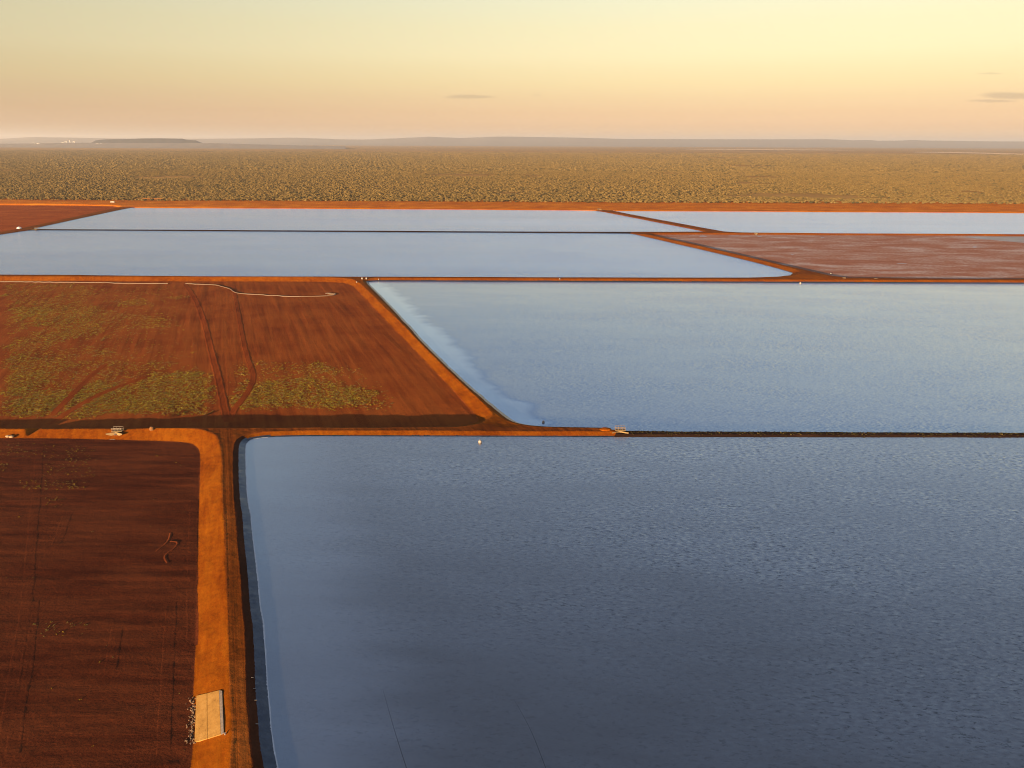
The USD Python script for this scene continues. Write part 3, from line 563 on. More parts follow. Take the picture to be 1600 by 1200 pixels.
for (px, py, zz, rz, lab, sc) in ((54.5, 358.6, 2.7, -0.6, 'white concrete inlet at the left end of the thin black embankment', 1.6), (936.5, 327.6, 3.4, 0.5, 'far white concrete inlet on the orange shore where the two farthest ponds meet', 1.4),
                     (1181, 365.0, 2.9, 0.2, 'far small concrete inlet on the narrow bank behind the salt field', 0.8), (1319, 434.6, 3.0, 2.9, 'small concrete inlet at the corner of the salt field, where its diagonal bank ends', 0.6),
                     (1368.5, 435.6, 3.0, 2.9, 'small concrete inlet on the edge of the salt field, right of its corner', 0.5)):
    p = P(px, py, zz); copy_of(INLET, 'concrete_inlet', lab, p, rz, sc)

# earth lump on the bank, lip at the end of the orange embankment
def lump(px, py, z, r, h, base, label, category, material, seed):
    m = trimesh.creation.icosphere(3, 1.0); v = m.vertices; v = v * (1 + 0.5 * (meshkit.fbm(v * 1.7 + seed, 3, seed) - 0.5))[:, None]; v = v[:] * [r, r * 0.8, h]
    p = P(px, py, z); top(base, trimesh.Trimesh(v + p, m.faces), material, label, category, smooth=True)
lump(237, 670.0, 2.8, 0.95, 1.0, 'earth_mound', 'small pale earth mound on the crest of the bank right of the inlet', 'earth mound', plain('mound_earth', (0.12, 0.050, 0.012), 0.95, 0.2, 2.0), 3)
lump(946, 671.5, 2.6, 2.6, 0.9, 'earth_mound', 'orange earth lump at the right end of the near orange embankment', 'earth mound', EMB, 5)
for i, (px, py) in enumerate(((12, 681.8), (18, 682.3))): lump(px, py, 0.7, 0.9, 0.5, 'boulder', ['pale boulder at the foot of the bank left of the notch, left one', 'pale boulder at the foot of the bank left of the notch, right one'][i], 'boulder', plain(f'pale_rock_{i}', (0.24, 0.16, 0.09), 0.9, 0.2, 2.0), 8 + i)
lump(30, 356.8, 2.8, 3.2, 2.2, 'boulder', 'white boulder heap at the corner of the far left orange field', 'boulder', SALT, 12)

# buoys
def make_buoy(label, px, py, z, r, group=None):
    p = P(px, py, z); t = thing('buoy', label, 'buoy', (p[0], p[1], z), 0, group)
    s_ = trimesh.creation.icosphere(3, r); s_.apply_translation([0, 0, r * 0.45]); part(t, 'float', s_, WHITE, True)
    part(t, 'band', trimesh.creation.annulus(r * 0.99, r * 1.05, r * 0.22, sections=32).apply_translation([0, 0, r * 0.45]), CONC_DARK, 40)
    part(t, 'mast', bar([0, 0, r * 1.3], [0, 0, r * 2.0], r * 0.09), STEEL); return t
make_buoy('white buoy floating near the far bank of the nearest pond', 750, 691.3, 1.7, 0.75)
make_buoy('small white buoy floating in the calm corner of the middle pond', 849, 660.2, 0.8, 0.6)
make_buoy('tiny white buoy by the far bank of the middle pond', 1250.5, 443.2, 0.8, 0.9)

# white marker drums by the corner of the middle pond
def drum(label, px, py, z, r=0.75, h=1.3):
    p = on(px, py, z); t = thing('marker_drum', label, 'drum', p)
    part(t, 'drum', trimesh.creation.cylinder(r, h, sections=20).apply_translation([0, 0, h / 2]), WHITE, 40)
    for q in (0.33, 0.66): part(t, 'hoop', trimesh.creation.annulus(r, r + 0.04, 0.06, sections=20).apply_translation([0, 0, h * q]), STEEL, 40)
drum('white drum at the far corner of the middle pond, left of two', 566, 436, 2.9)
drum('white drum at the far corner of the middle pond, right of two', 572.6, 436, 2.9)
drum('small white drum on the far bank right of the pair', 591.6, 437.2, 2.9, 0.5, 0.9)
drum('pale drum on the corner of the diagonal bank', 557.5, 441.5, 1.9, 0.5, 0.9)
drum('pale drum on the thin far bank of the middle pond', 874.5, 436.3, 2.9, 0.6, 1.0)
drum('pale drum standing on the dark side of the diagonal salt field bank', 1298, 428.4, 3.0, 0.7, 1.2)

# white cabin on the far strip
p = on(176, 316.3, 4.5); t = thing('site_cabin', 'small white cabin on the orange strip before the scrub', 'cabin', (p[0], p[1], p[2] - 0.1), 0.15)
part(t, 'wall', box(7.2, 3.0, 2.5), WHITE); part(t, 'roof', box(7.6, 3.4, 0.22, 0, 0, 2.502), CONC); part(t, 'door', box(1.0, 0.06, 2.0, -1.2, -1.535, 0.05), CONC_DARK)
for x in (-2.7, 1.3, 2.8): part(t, 'window', box(0.9, 0.06, 0.8, x, -1.535, 1.2), DARKGLASS)

# ------------------------------------------------------------------ concrete spillway slab on the near bank
def quad_slab(px4, lift, thick):
    c4 = np.array([on(x, y, zz) for x, y, zz in px4]); c4[:, 2] += lift
    n_ = np.cross(c4[1] - c4[0], c4[3] - c4[0]); n_ /= np.linalg.norm(n_); n_ *= np.sign(n_[2])
    return trimesh.convex.convex_hull(np.vstack([c4, c4 - n_ * thick]))
sp = P(325, 1120, 1.4); t = thing('spillway', 'pale concrete spillway slab on the orange bank in the near left', 'spillway slab')
part(t, 'slab', quad_slab([(307, 1088, .4), (323.2, 1084.2, 1.4), (323.6, 1155, 1.4), (304, 1160.5, .3)], 0.16, 0.25), CONC)
part(t, 'slab', quad_slab([(323.9, 1084, 1.4), (342, 1079.5, 2.5), (345, 1148.5, 2.5), (324.3, 1154.8, 1.4)], 0.16, 0.25), CONC)
part(t, 'kerb', quad_slab([(342.4, 1079.5, 2.6), (347, 1080.5, 2.8), (349.6, 1146, 2.8), (345.4, 1148.4, 2.6)], 0.20, 0.28), CONC_DARK)
st = []
for i in range(150):
    u = rng.uniform(); px = 300.5 + 3 * rng.normal() * 0.55 + (1 - u) * 1.8; py = 1090 + u * 72
    if i > 110: px -= rng.uniform(2, 9)
    q = on(px, py, 0.1); r = rng.uniform(0.06, 0.22)
    m = trimesh.creation.icosphere(1, r); m.vertices *= rng.uniform(0.6, 1.3, 3); m.vertices += rng.normal(0, r * 0.16, m.vertices.shape); m.apply_translation(q + [0, 0, r * 0.3]); st.append(m)
rb = part(t, 'rubble', cat(*st), STONE); tag(rb, kind='stuff')
part(t, 'pipe_stub', bar(on(351.5, 1149.5, 2.7) + [0, 0, 0.25], on(352.4, 1146.5, 2.7) + [0, 0, 0.3], 0.14), WHITE)
for i, (px, py) in enumerate(((395.0, 1059.2), (398.2, 1076.4), (400.2, 1094.2), (402, 1131.5))):
    a_, b__ = on(px - 2.4, py, 2.3), on(px + 1.6, py + 0.2, 2.1)
    L_ = np.linalg.norm(b__ - a_); m = trimesh.creation.box([L_, 0.16, 0.1]); 
    d = (b__ - a_) / L_; R_ = np.eye(4); R_[:3, 0] = d; y_ = np.cross([0, 0, 1.0], d); y_ /= np.linalg.norm(y_); R_[:3, 1] = y_; R_[:3, 2] = np.cross(d, y_); R_[:3, 3] = (a_ + b__) / 2 + [0, 0, 0.1]
    m.apply_transform(R_); top('bank_step', m, CONC_DARK, ['pale plank step on the dark shaded bank, farthest of four', 'pale plank step on the dark shaded bank, second farthest of four', 'pale plank step on the dark shaded bank, third of four', 'pale plank step on the dark shaded bank, nearest of four'][i], 'plank step')

# white salt crusts on the salt field
def patch(px, py, w, h, z, label, seed, material=SALT, base='salt_patch'):
    th = np.linspace(0, 2 * np.pi, 40, endpoint=False); rr = 1 + 0.5 * fb(np.stack([np.cos(th), np.sin(th)], -1) + seed * 3.1, 1.5, 3, seed) * 2
    q = np.array([P(px + w / 2 * math.cos(a) * r, py + h / 2 * math.sin(a) * r, z)[:2] for a, r in zip(th, rr)])
    v = np.vstack([[*q.mean(0), z + 0.05]] + [[*k, z + 0.02] for k in q]); f = [[0, 1 + (i + 1) % 40, 1 + i] for i in range(40)]
    m = trimesh.Trimesh(v, f); m.fix_normals(); m = m if m.face_normals[0, 2] > 0 else trimesh.Trimesh(v, np.array(f)[:, ::-1])
    top(base, m, material, label, kind='structure')
for i, (px, py, w, h) in enumerate(((1099, 369.0, 12, 1.3), (1147, 368.6, 19, 1.0), (1187, 369.6, 9, 0.8), (1530, 371.5, 26, 1.6), (1523, 386, 8, 1.5), (1410, 412, 18, 0.9), (1285, 371, 6, 1), (1238, 398, 5, 0.9), (1540, 436.2, 34, 1.4), (1508, 436.0, 8, 1.2))):
    patch(px, py, w, h, 1.03, f'white salt crust on the pale red field', i)

# ------------------------------------------------------------------ weeds in the fields
def blade_clump(n, r, h, seed):
    g = np.random.default_rng(seed); v, f = [], []
    for i in range(n):
        a = g.uniform(0, 2 * np.pi); c = np.array([math.cos(a), math.sin(a)]) * r * math.sqrt(g.uniform()); t = g.uniform(0, 2 * np.pi); w = g.uniform(0.10, 0.2) * r * 1.5
        hh = h * g.uniform(0.45, 1.0); o = np.array([math.cos(t), math.sin(t)]) * w; ln = g.normal(0, 0.35, 2) * hh; k = len(v)
        v += [[*(c - o), 0], [*(c + o), 0], [*(c + o * 0.7 + ln), hh * 0.75], [*(c - o * 0.5 + ln * 1.4), hh]]; f += [[k, k + 1, k + 2], [k, k + 2, k + 3]]
    return np.array(v), np.array(f)
def instancer(base, meshes, mats, xy, zz, sc, rzs, which, label, category=None):
    pi = UsdGeom.PointInstancer.Define(stage, '/World/' + numbered(base)); root = str(pi.GetPath()); tg = []
    for i, (m, mm) in enumerate(zip(meshes, mats)):
        usdkit.mesh(stage, f'{root}/prototypes/clump_{i:03d}', m, mm); tg.append(f'{root}/prototypes/clump_{i:03d}')
    pi.CreatePrototypesRel().SetTargets([Sdf.Path(x) for x in tg])
    pi.CreateProtoIndicesAttr(Vt.IntArray.FromNumpy(which.astype(np.int32)))
    pi.CreatePositionsAttr(Vt.Vec3fArray.FromNumpy(np.column_stack([xy, zz]).astype(np.float32)))
    pi.CreateScalesAttr(Vt.Vec3fArray.FromNumpy((sc[:, None] if sc.ndim == 1 else sc) * np.ones((1, 3), np.float32)) if sc.ndim == 1 else Vt.Vec3fArray.FromNumpy(sc.astype(np.float32)))
    o = np.zeros((len(xy), 4), np.float16); 
    pi.CreateOrientationsAttr(Vt.QuathArray([Gf.Quath(float(math.cos(a / 2)), 0.0, 0.0, float(math.sin(a / 2))) for a in rzs]))
    tag(pi, label, category, kind='stuff')
def in_px(poly, n, seed):
    g = np.random.default_rng(seed); p = Polygon(P2(poly)); x0, y0, x1, y1 = p.bounds
    q = g.uniform([x0, y0], [x1, y1], (n, 2)); return q[shapely.contains_xy(p, q[:, 0], q[:, 1])]
WR = [  # outline in the photograph, plants per square metre, patchiness
 ([(0, 650), (0, 612), (60, 600), (110, 604), (150, 590), (215, 592), (238, 580), (334, 577), (346, 650), (250, 657), (100, 655)], 1.25, 0.10),
 ([(0, 612), (0, 572), (70, 578), (120, 600), (60, 606)], 0.7, 0.10),
 ([(352, 612), (372, 585), (400, 592), (440, 592), (480, 582), (525, 588), (560, 604), (592, 612), (596, 632), (540, 637), (470, 641), (400, 641), (366, 646)], 1.15, 0.06),
 ([(352, 575), (375, 566), (395, 570), (440, 592), (372, 590)], 0.4, 0.06), ([(440, 592), (500, 562), (535, 578), (525, 590)], 0.6, 0.06), ([(560, 628), (600, 622), (612, 630), (570, 640)], 0.3, 0.0),
 ([(0, 456), (62, 470), (92, 490), (60, 516), (0, 522)], 0.55, 0.08), ([(0, 440), (60, 444), (40, 452), (0, 453)], 0.3, 0.05), ([(0, 462), (20, 462), (18, 476), (0, 476)], 0.7, 0.0),
 ([(60, 470), (150, 478), (262, 495), (270, 512), (130, 524), (40, 560), (0, 572), (0, 530)], 0.30, 0.10), ([(160, 470), (232, 464), (255, 478), (185, 482)], 0.35, 0.05), ([(120, 542), (205, 545), (190, 562), (125, 560)], 0.55, 0.05),
 ([(80, 522), (190, 520), (190, 535), (80, 540)], 0.35, 0.05), ([(262, 462), (300, 462), (300, 476), (268, 476)], 0.30, 0.03), ([(0, 440), (280, 444), (320, 560), (220, 575), (0, 580)], 0.07, 0.05), ([(0, 655), (0, 552), (180, 560), (345, 566), (350, 655)], 0.30, 0.0), ([(352, 648), (360, 556), (560, 570), (640, 640), (560, 645)], 0.22, 0.0), ([(0, 440), (150, 444), (170, 520), (120, 580), (0, 590)], 0.22, 0.0)]
wp = []; wr0 = np.random.default_rng(4)
for i, (poly, den, pat) in enumerate(WR):
    area = Polygon(P2(poly)).bounds; area = (area[2] - area[0]) * (area[3] - area[1]); q = in_px(poly, int(area * den * 1.9), 100 + i)
    dens = fb(q, (0.045, 0.03), 4, 61) + fb(q, (0.3, 0.10), 3, 62) * 0.8; bd = shapely.distance(Polygon(P2(poly)).exterior, shapely.points(q)); keepw = wr0.uniform(0, 1, len(q)) < smoothstep(*((-0.62, -0.02) if den > 1 else (-0.42, 0.14)), dens) * smoothstep(0, 10, bd + fb(q, 0.06, 3, 63) * 16); wp.append(q[keepw])
wp = np.vstack(wp); dtr = np.min([shapely.distance(t, shapely.points(wp)) for t in TR[:4]], axis=0); wp = wp[(dtr > 1.9)]
wr = np.random.default_rng(5); nW = len(wp)
WM = [blade_clump(12, 0.6, 0.34, 200 + i) for i in range(4)]
instancer('weeds', WM, [WEED, WEED, STRAW, MULGA], wp, ground(wp) - 0.03, wr.uniform(0.30, 0.85, nW) * (1 + 0.5 * (wr.uniform(0, 1, nW) < 0.08)), wr.uniform(0, 6.28, nW), wr.choice(4, nW, p=[.3, .3, .15, .25]), 'yellow green weeds growing in patches on the red field', 'weeds')
fp = np.vstack([in_px(p_, n_, 300 + i) for i, (p_, n_) in enumerate((([(60, 712), (152, 712), (150, 746), (62, 746)], 130), ([(30, 750), (137, 752), (135, 765), (34, 765)], 110), ([(72, 776), (100, 776), (98, 792), (72, 792)], 40), ([(0, 692), (160, 692), (140, 720), (0, 715)], 120),
    ([(0, 722), (15, 722), (15, 736), (0, 736)], 40), ([(50, 970), (140, 970), (130, 995), (60, 995)], 40), ([(0, 700), (300, 700), (300, 1190), (0, 1190)], 60)))])
nF = len(fp); instancer('dry_tufts', [blade_clump(9, 0.26, 0.22, 220 + i) for i in range(2)], [STRAW, WEED], fp, ground(fp) - 0.02, wr.uniform(0.5, 1.2, nF), wr.uniform(0, 6.28, nF), wr.choice(2, nF, p=[.7, .3]), 'dry tufts scattered over the dark bare field', 'dry grass')
# low scrub along the dark embankment
BUSHLOW = leafy('low_scrub_leaf', (0.03, 0.024, 0.010), (0.08, 0.062, 0.020), 0.15)
ld = LineString(P2([(985, 676), (1600, 678.5), (2200, 681)], 2.2)); nD = 1900
dt = wr.uniform(0, ld.length, nD); dq = shapely.get_coordinates(shapely.line_interpolate_point(ld, dt)) + np.stack([np.zeros(nD), wr.normal(0.6, 1.6, nD)], -1)
instancer('bank_scrub', [blade_clump(16, 0.5, 0.5, 240 + i) for i in range(3)], [BUSHLOW, STRAW, BUSHLOW], dq, ground(dq) - 0.05, wr.uniform(0.3, 0.75, nD), wr.uniform(0, 6.28, nD), wr.choice(3, nD, p=[.6, .1, .3]), 'low scrub along the crest of the dark embankment', 'scrub')

# ------------------------------------------------------------------ scrub plain
def bush_crown(seed, lobes, leaves):
    """A crown about 1 wide and 0.75 tall: ragged lobes with leaf clumps standing off them."""
    g = np.random.default_rng(seed); ms = []
    for i in range(lobes):
        s_ = trimesh.creation.icosphere(1, 1.0); v = s_.vertices * (1 + g.normal(0, 0.16, len(s_.vertices)))[:, None]
        a, rr = g.uniform(0, 6.28), 0.24 * math.sqrt(g.uniform()); r0 = g.uniform(0.15, 0.29)
        v = v * [r0, r0, r0 * 0.72] + [rr * math.cos(a), rr * math.sin(a), 0.30 + g.uniform(0, 0.24)]; ms.append((v, s_.faces))
    for i in range(leaves):
        a, rr, zz = g.uniform(0, 6.28), g.uniform(0.25, 0.52), g.uniform(0.18, 0.72); c = np.array([rr * math.cos(a) * (1.1 - zz * 0.6), rr * math.sin(a) * (1.1 - zz * 0.6), zz])
        ms.append((c + g.normal(0, 0.06, (3, 3)), np.array([[0, 1, 2]])))
    v = np.vstack([m[0] for m in ms]); o = np.cumsum([0] + [len(m[0]) for m in ms]); f = np.vstack([m[1] + k for m, k in zip(ms, o)])
    return v, f
def edge_y(x):
    """Where the scrub begins, as a distance along y for each x."""
    e = np.array([P(q, w, 5.0) for q, w in ((-400, 310.2), (0, 312.6), (400, 314.4), (800, 316.2), (1200, 318.0), (1600, 319.6), (2000, 321.5))])
    return np.interp(x, e[:, 0], e[:, 1])
SB = UsdGeom.Scope.Define(stage, '/World/Library'); SB.GetPrim().SetSpecifier(Sdf.SpecifierClass)
BUSH = []
for i in range(5):
    x = UsdGeom.Xform.Define(stage, f'/World/Library/bush_{i}')
    usdkit.mesh(stage, f'/World/Library/bush_{i}/crown', bush_crown(400 + i, 7, 60), MULGA if i < 3 else MULGA_SHADE)
    tr = cat(*[bar([0, 0, -0.05], [0.10 * math.cos(a), 0.10 * math.sin(a), 0.34], 0.018, 5) for a in (0.3 + i, 2.4 + i, 4.5 + i)])
    usdkit.mesh(stage, f'/World/Library/bush_{i}/trunk', tr, BARK); BUSH.append(x.GetPrim())
br = np.random.default_rng(9); n_edge = 290
ex = np.linspace(-1120, 1120, n_edge) + br.uniform(-3, 3, n_edge); ey = edge_y(ex) + np.abs(br.normal(0, 9, n_edge)) + 10 * fb(np.stack([ex, 0 * ex], -1), 0.02, 3, 71)
ez = ground(np.stack([ex, ey], -1))
for i in range(n_edge):
    k = int(br.choice(5, p=[.26, .26, .24, .12, .12])); w_ = br.uniform(4.5, 10.0)
    o = thing('mulga_bush', 'olive brown mulga bush in the front edge of the scrub plain' if k < 3 else 'darkened mulga bush in the front edge of the scrub plain', 'bush', (ex[i], ey[i], ez[i] - 0.1), br.uniform(0, 6.28),
              'olive bushes along the edge of the scrub plain' if k < 3 else 'darkened bushes along the edge of the scrub plain', (w_, w_, w_ * br.uniform(0.55, 0.85)))
    o.GetReferences().AddInternalReference(BUSH[k].GetPath()); o.SetInstanceable(True)
def tile(seed, size, n, wlo, whi, lobes, sub):
    g = np.random.default_rng(seed); vs, fs, k = [], [], 0
    for i in range(n):
        if lobes: v, f = bush_crown(int(g.integers(1 << 30)), lobes, 8)
        else:
            s_ = trimesh.creation.icosphere(sub, 0.5); v = s_.vertices * (1 + g.normal(0, 0.2, len(s_.vertices)))[:, None] * [1, 1, 0.75] + [0, 0, 0.32]; f = s_.faces
        w_ = g.uniform(wlo, whi) * (1.5 if g.uniform() < 0.06 else 1); v = v * [w_, w_, w_ * g.uniform(0.5, 0.75)]; v[:, :2] += g.uniform(-size / 2, size / 2, 2)
        vs.append(v); fs.append(f + k); k += len(v)
    return np.vstack(vs), np.vstack(fs)
def spread(y0, y1, size, seed):
    g = np.random.default_rng(seed); out = []
    for y in np.arange(y0, y1, size):
        x = np.arange(-0.78 * y - 200, 0.78 * y + 200, size); out.append(np.stack([x + g.uniform(-4, 4), np.full(len(x), y + size / 2)], -1))
    return np.vstack(out)
q = spread(1440, 1660, 20, 81); q = q + br.uniform(-8, 8, q.shape); q = q[q[:, 1] > edge_y(q[:, 0]) + 16]
q2 = spread(1640, 3200, 60, 82); q3 = spread(3200, 9000, 120, 83)
q2 = q2[fb(q2, (0.0035, 0.004), 4, 84) > -0.245]; q3 = q3[fb(q3, (0.0012, 0.0016), 4, 85) > -0.25]; q = q[fb(q, (0.012, 0.02), 3, 86) > -0.27]
def zof(q): return np.where(q[:, 1] < YMAX - 5, ground(q), 4.9)
def scr(base, q, tiles, mats, label, p):
    tiles, mats = tiles[:4], mats[:4]; p = [.25] * 4; n = len(q); which = br.choice(len(tiles), n, p=p); instancer(base, tiles, mats, q, zof(q) - 0.2, np.ones(n), br.integers(0, 4, n) * math.pi / 2, which, label, 'scrub')
scr('scrub', q, [tile(500 + i, 20, 8, 3.8, 8.5, 4, 0) for i in range(6)], [MULGA, MULGA, MULGA, MULGA, MULGA_SHADE, MULGA_SHADE], 'olive scrub behind the first row of bushes', [.18, .18, .18, .18, .14, .14])
scr('scrub', q2, [tile(520 + i, 60, 78, 3.4, 8.0, 2, 0) for i in range(6)], [MULGA, MULGA, MULGA, MULGA, MULGA_SHADE, MULGA_SHADE], 'olive scrub covering the plain', [.2, .2, .2, .2, .1, .1])
scr('scrub', q3, [tile(540 + i, 120, 290, 4.0, 9.0, 0, 1) for i in range(5)], [MULGA, MULGA, MULGA, MULGA, MULGA_SHADE], 'far olive scrub fading towards the hills', [.21, .21, .21, .21, .16])

qd = q2[br.uniform(0, 1, len(q2)) < 0.85]; scr('scrub', qd + br.uniform(-20, 20, qd.shape), [tile(560 + i, 60, 9, 4.0, 9.0, 2, 0) for i in range(4)], [MULGA_SHADE] * 4, 'darkened bushes standing in for shade across the olive plain', None)
qd = q3[br.uniform(0, 1, len(q3)) < 0.85]; scr('scrub', qd + br.uniform(-40, 40, qd.shape), [tile(570 + i, 120, 30, 5.0, 11.0, 0, 1) for i in range(4)], [MULGA_SHADE] * 4, 'darkened bushes standing in for shade on the far plain', None)
qd = q[br.uniform(0, 1, len(q)) < 0.7]; scr('scrub', qd, [tile(580 + i, 20, 2, 4.0, 8.0, 4, 0) for i in range(4)], [MULGA_SHADE] * 4, 'darkened bushes standing in for shade behind the first row', None)
# ------------------------------------------------------------------ wet corner of the salt field, and thin dark lines on the near water
w_ = chaikin(P2([(1488, 369.2), (1600, 369.6), (1700, 370.2), (1700, 387), (1610, 380.5), (1540, 374)], 1.04), 3); k_ = len(w_)
v_ = np.column_stack([np.vstack([w_.mean(0), w_]), np.full(k_ + 1, 1.045)]); f_ = np.array([[0, 1 + (i + 1) % k_, 1 + i] for i in range(k_)])
if np.cross(v_[f_[0, 1]] - v_[f_[0, 0]], v_[f_[0, 2]] - v_[f_[0, 0]])[2] < 0: f_ = f_[:, ::-1]
top('shallow_water', (v_, f_), mat('wet_salt', {'g': ('geometry', {}), 'm': ('mapping', {'scale': (0.03, 0.12, 1)}), 'n': ('noise_texture', {'scale': 1.0, 'detail': 5.0}), 'r': ('rgb_ramp', {'ramp': [(0.35, (0.16, 0.10, 0.085)), (0.65, (0.22, 0.17, 0.16))]}), 'p': ('principled_bsdf', {'roughness': 0.38, 'ior': 1.33})}, [('g.position', 'm.vector'), ('m.vector', 'n.vector'), ('n.fac', 'r.fac'), ('r.color', 'p.base_color')]), 'grey blue film of shallow water in the far corner of the pale red field', kind='structure')
for px_, lab_ in (([(955, 329.9), (985, 335.6), (1012, 341.3)], 'white salt foam along the far end of the far right pond\'s left shore'), ([(1066, 351.6), (1095, 356.2), (1124, 361.0)], 'white salt foam along the near end of the far right pond\'s left shore')):
    c_ = chaikin_open(np.array(P2(px_, 1.91)), 3); w_ = (np.sin(np.linspace(0.15, 3.0, len(c_))) * 4.5 + 0.8)[:, None] * [[1.0, 0.35]]; m_ = len(c_); i_ = np.arange(m_ - 1)
    v_ = np.column_stack([np.vstack([c_ - w_ * 0.4, c_ + w_]), np.full(2 * m_, 1.915)]); f_ = np.stack([i_, i_ + m_, i_ + m_ + 1, i_ + 1], -1)
    if np.cross(v_[f_[0, 1]] - v_[f_[0, 0]], v_[f_[0, 2]] - v_[f_[0, 0]])[2] < 0: f_ = f_[:, ::-1]
    top('salt_foam', (v_, f_), SALT_WHITE, lab_, kind='structure')
SEAM = mat('water_seam', {'p': ('principled_bsdf', {'base_color': (0.028, 0.032, 0.042), 'roughness': 0.3, 'ior': 1.36})}, [])
for px_, lab_ in (([(598, 1076), (606, 1105), (616, 1140), (626, 1172), (640, 1215)], 'thin dark line on the nearest pond, left of two'), ([(803, 1093), (816, 1115), (832, 1146), (849, 1190), (858, 1215)], 'thin dark line on the nearest pond, right of two')):
    c_ = chaikin_open(np.array(P2(px_, 1.7)), 3); d_ = np.gradient(c_, axis=0); d_ /= np.linalg.norm(d_, axis=1, keepdims=True); n_ = np.stack([d_[:, 1], -d_[:, 0]], -1); w_ = np.linspace(0.01, 0.07, len(c_))[:, None]
    v_ = np.column_stack([np.vstack([c_ - n_ * w_, c_ + n_ * w_]), np.full(2 * len(c_), 1.706)]); m_ = len(c_); i_ = np.arange(m_ - 1); f_ = np.stack([i_, i_ + m_, i_ + m_ + 1, i_ + 1], -1)
    if np.cross(v_[f_[0, 1]] - v_[f_[0, 0]], v_[f_[0, 2]] - v_[f_[0, 0]])[2] < 0: f_ = f_[:, ::-1]
    top('water_line', (v_, f_), SEAM, lab_, kind='structure')

# ------------------------------------------------------------------ hills, far pans, buildings
HILL = plain('hill_earth', (0.135, 0.105, 0.085), 1.0, 0.22, 0.004)
MESA = plain('mesa_dark', (0.012, 0.013, 0.018), 1.0, 0.25, 0.006)  # flat-topped hill in a near-black colour
PAN = plain('clay_pan', (0.60, 0.38, 0.18), 0.95, 0.15, 0.002)
def ridge(profile, dist, depth, base, material, label, n=360, seed=0, rough=0.16):
    """A range of hills: its skyline heights along the way, with spurs and gullies coming forward from it."""
    px, py = np.array(profile, float).T; x = np.linspace(px[0], px[-1], n); y = np.interp(x, px, py)
    crest = np.array([at(a, b, dist) for a, b in zip(x, y)])
    rows = np.array([-1.0, -0.8, -0.6, -0.42, -0.26, -0.12, 0.0, 0.2, 0.55, 1.0]); hs = np.array([0.0, 0.10, 0.26, 0.46, 0.68, 0.88, 1.0, 0.8, 0.4, 0.0]); v = []
    for r_, h_ in zip(rows, hs):
        xy = np.stack([crest[:, 0] * (1 + r_ * depth / dist), crest[:, 1] + r_ * depth], -1)
        nn = fb(xy, (8.0 / depth, 3.0 / depth), 4, seed)
        hh = np.clip(h_ + (rough * nn * 2 if 0 < h_ < 1 else 0), 0, 1)
        v.append(np.column_stack([xy, 2.0 + hh * (crest[:, 2] - 2.0) - (6 if h_ == 0 else 0)]))
    v = np.vstack(v); m = len(rows); i = (np.arange(m - 1)[:, None] * n + np.arange(n - 1)[None])
    f = np.stack([i, i + 1, i + n + 1, i + n], -1).reshape(-1, 4)
    top(base, (v, f), material, label, kind='structure', smooth=True)
ridge([(-900, 216), (-300, 214.5), (0, 217), (50, 214), (100, 214.8), (160, 216), (250, 217), (330, 216.8), (400, 216), (460, 215), (525, 217.4), (570, 218), (620, 216), (670, 213.6), (720, 215.6), (775, 213.4), (800, 213.6), (850, 214.2), (900, 215), (975, 217.2), (1100, 217.4), (1200, 217.6), (1295, 217.4), (1330, 219), (1360, 218.6), (1372, 220), (1410, 219.6), (1425, 218.4), (1450, 219.6), (1530, 220.6), (1600, 221.0), (2000, 221.5), (2600, 221)],
      30000, 7000, 'hills', HILL, 'long low range of hazy hills on the skyline', seed=91)
ridge([(-600, 227), (-100, 226), (30, 224.2), (95, 223.4), (130, 223.2), (200, 223.3), (330, 223.6), (420, 226), (540, 228.5)], 13600, 1500, 'hills', HILL, 'low hazy rise under the far white buildings', n=160, seed=92, rough=0.1)
ridge([(140, 224), (150, 219.2), (165, 217.6), (200, 217.2), (220, 216.2), (250, 216.0), (285, 216.6), (291, 218.4), (306, 219.2), (311, 221.5), (318, 224)], 14600, 500, 'hills', MESA, 'dark flat topped hill left on the skyline', n=160, seed=93, rough=0.08)
def pan(pts, z, label):
    c = chaikin(P2(pts, z), 2); v = np.vstack([c.mean(0), c]); v = np.column_stack([v, np.full(len(v), z)]); k = len(c); f = np.array([[0, 1 + (i + 1) % k, 1 + i] for i in range(k)])
    if np.cross(v[f[0, 1]] - v[f[0, 0]], v[f[0, 2]] - v[f[0, 0]])[2] < 0: f = f[:, ::-1]
    top('clay_pan', (v, f), PAN, label, kind='structure')
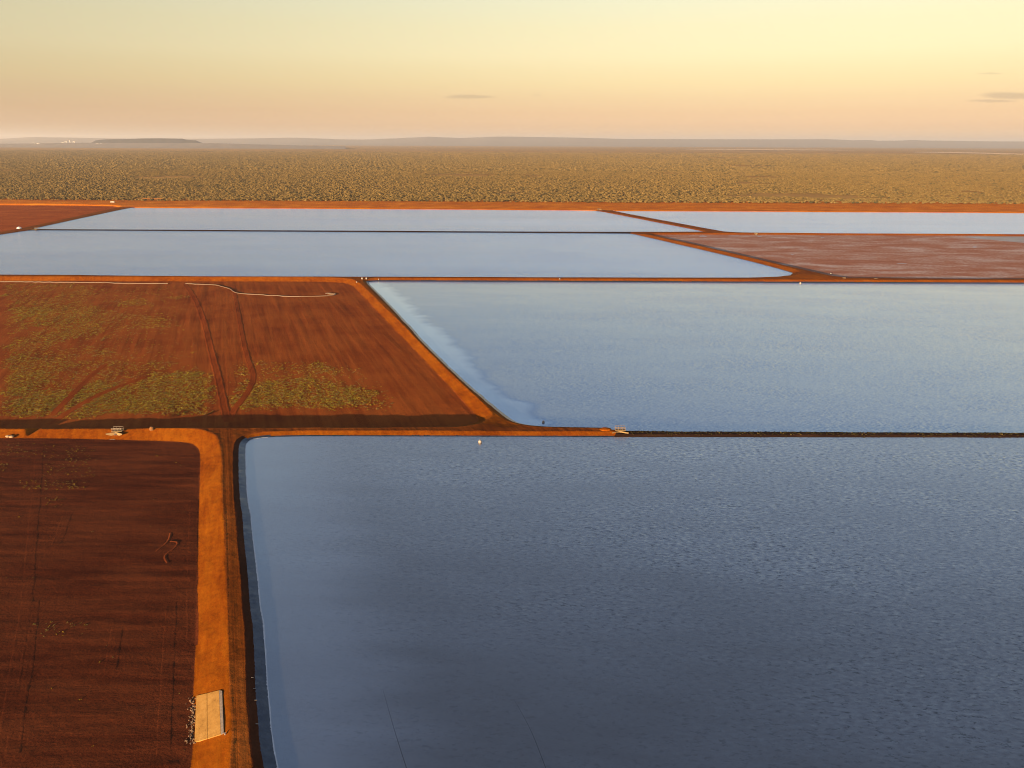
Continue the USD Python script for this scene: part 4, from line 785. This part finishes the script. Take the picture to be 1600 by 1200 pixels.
pan([(1060, 232.6), (1200, 233.3), (1330, 234.4), (1345, 235.0), (1200, 234.6), (1080, 233.5)], 9, 'pale far clay pan in the middle right distance')
pan([(1425, 237.2), (1500, 237.6), (1640, 241.3), (1640, 242.6), (1500, 239.2), (1430, 238.2)], 9, 'pale far clay pan at the right edge')
pan([(-60, 226.6), (0, 226.4), (45, 226.2), (42, 227.3), (0, 227.9), (-60, 227.8)], 9, 'orange far clay pan at the left edge')
SHED = plain('shed_paint', (0.24, 0.24, 0.24), 0.6, 0.05, 0.1)
def shed(px, py, w, d, h, label, gable):
    p = at(px, py, 13400); t = thing('white_building', label, 'building', (p[0], p[1], p[2] - h / 2), 0.25, 'white buildings on the far rise')
    part(t, 'wall', box(w, d, h), SHED)
    r_ = trimesh.convex.convex_hull(np.array([[sx * w * .52, sy * d * .52, h + 0.01] for sx in (-1, 1) for sy in (-1, 1)] + [[sx * w * .52, 0, h + gable] for sx in (-1, 1)])); part(t, 'roof', r_, STEEL)
    part(t, 'door', box(w * 0.25, 0.3, h * 0.6, 0, -d / 2 - 0.16, 0), HOLE)
for px, py, w, d, h, lab, g_ in ((60, 224.4, 46, 22, 14, 'far white shed standing apart at the left', 4), (53, 223.4, 28, 18, 10, 'far small white building beside the left shed', 3), (98, 222.6, 30, 20, 12, 'far white building at the left of the cluster', 3), (103, 221.6, 34, 22, 17, 'far white building, tall one in the cluster', 4),
                                 (109, 221.2, 16, 16, 36, 'far white silo like tower of the cluster', 3), (115.5, 221.8, 32, 20, 19, 'far white building at the right of the cluster', 4), (152, 224.6, 40, 18, 10, 'far low white building right of the cluster', 3), (158, 224.4, 22, 14, 9, 'far small white building at the right end', 3)):
    shed(px, py, w, d, h, lab, g_)

# ------------------------------------------------------------------ haze
hz = trimesh.creation.box([130000, 130000, 1]); hz.vertices[:, 2] = np.where(hz.vertices[:, 2] > 0, 480.0, -4.0)
top('haze', hz, usdkit.material(stage, '/World/Looks/haze', {'v': ('principled_volume', {'color': (0.92, 0.90, 0.88), 'density': 2.8e-5, 'anisotropy': 0.42})}, [], volume='v.volume'), kind='stuff')
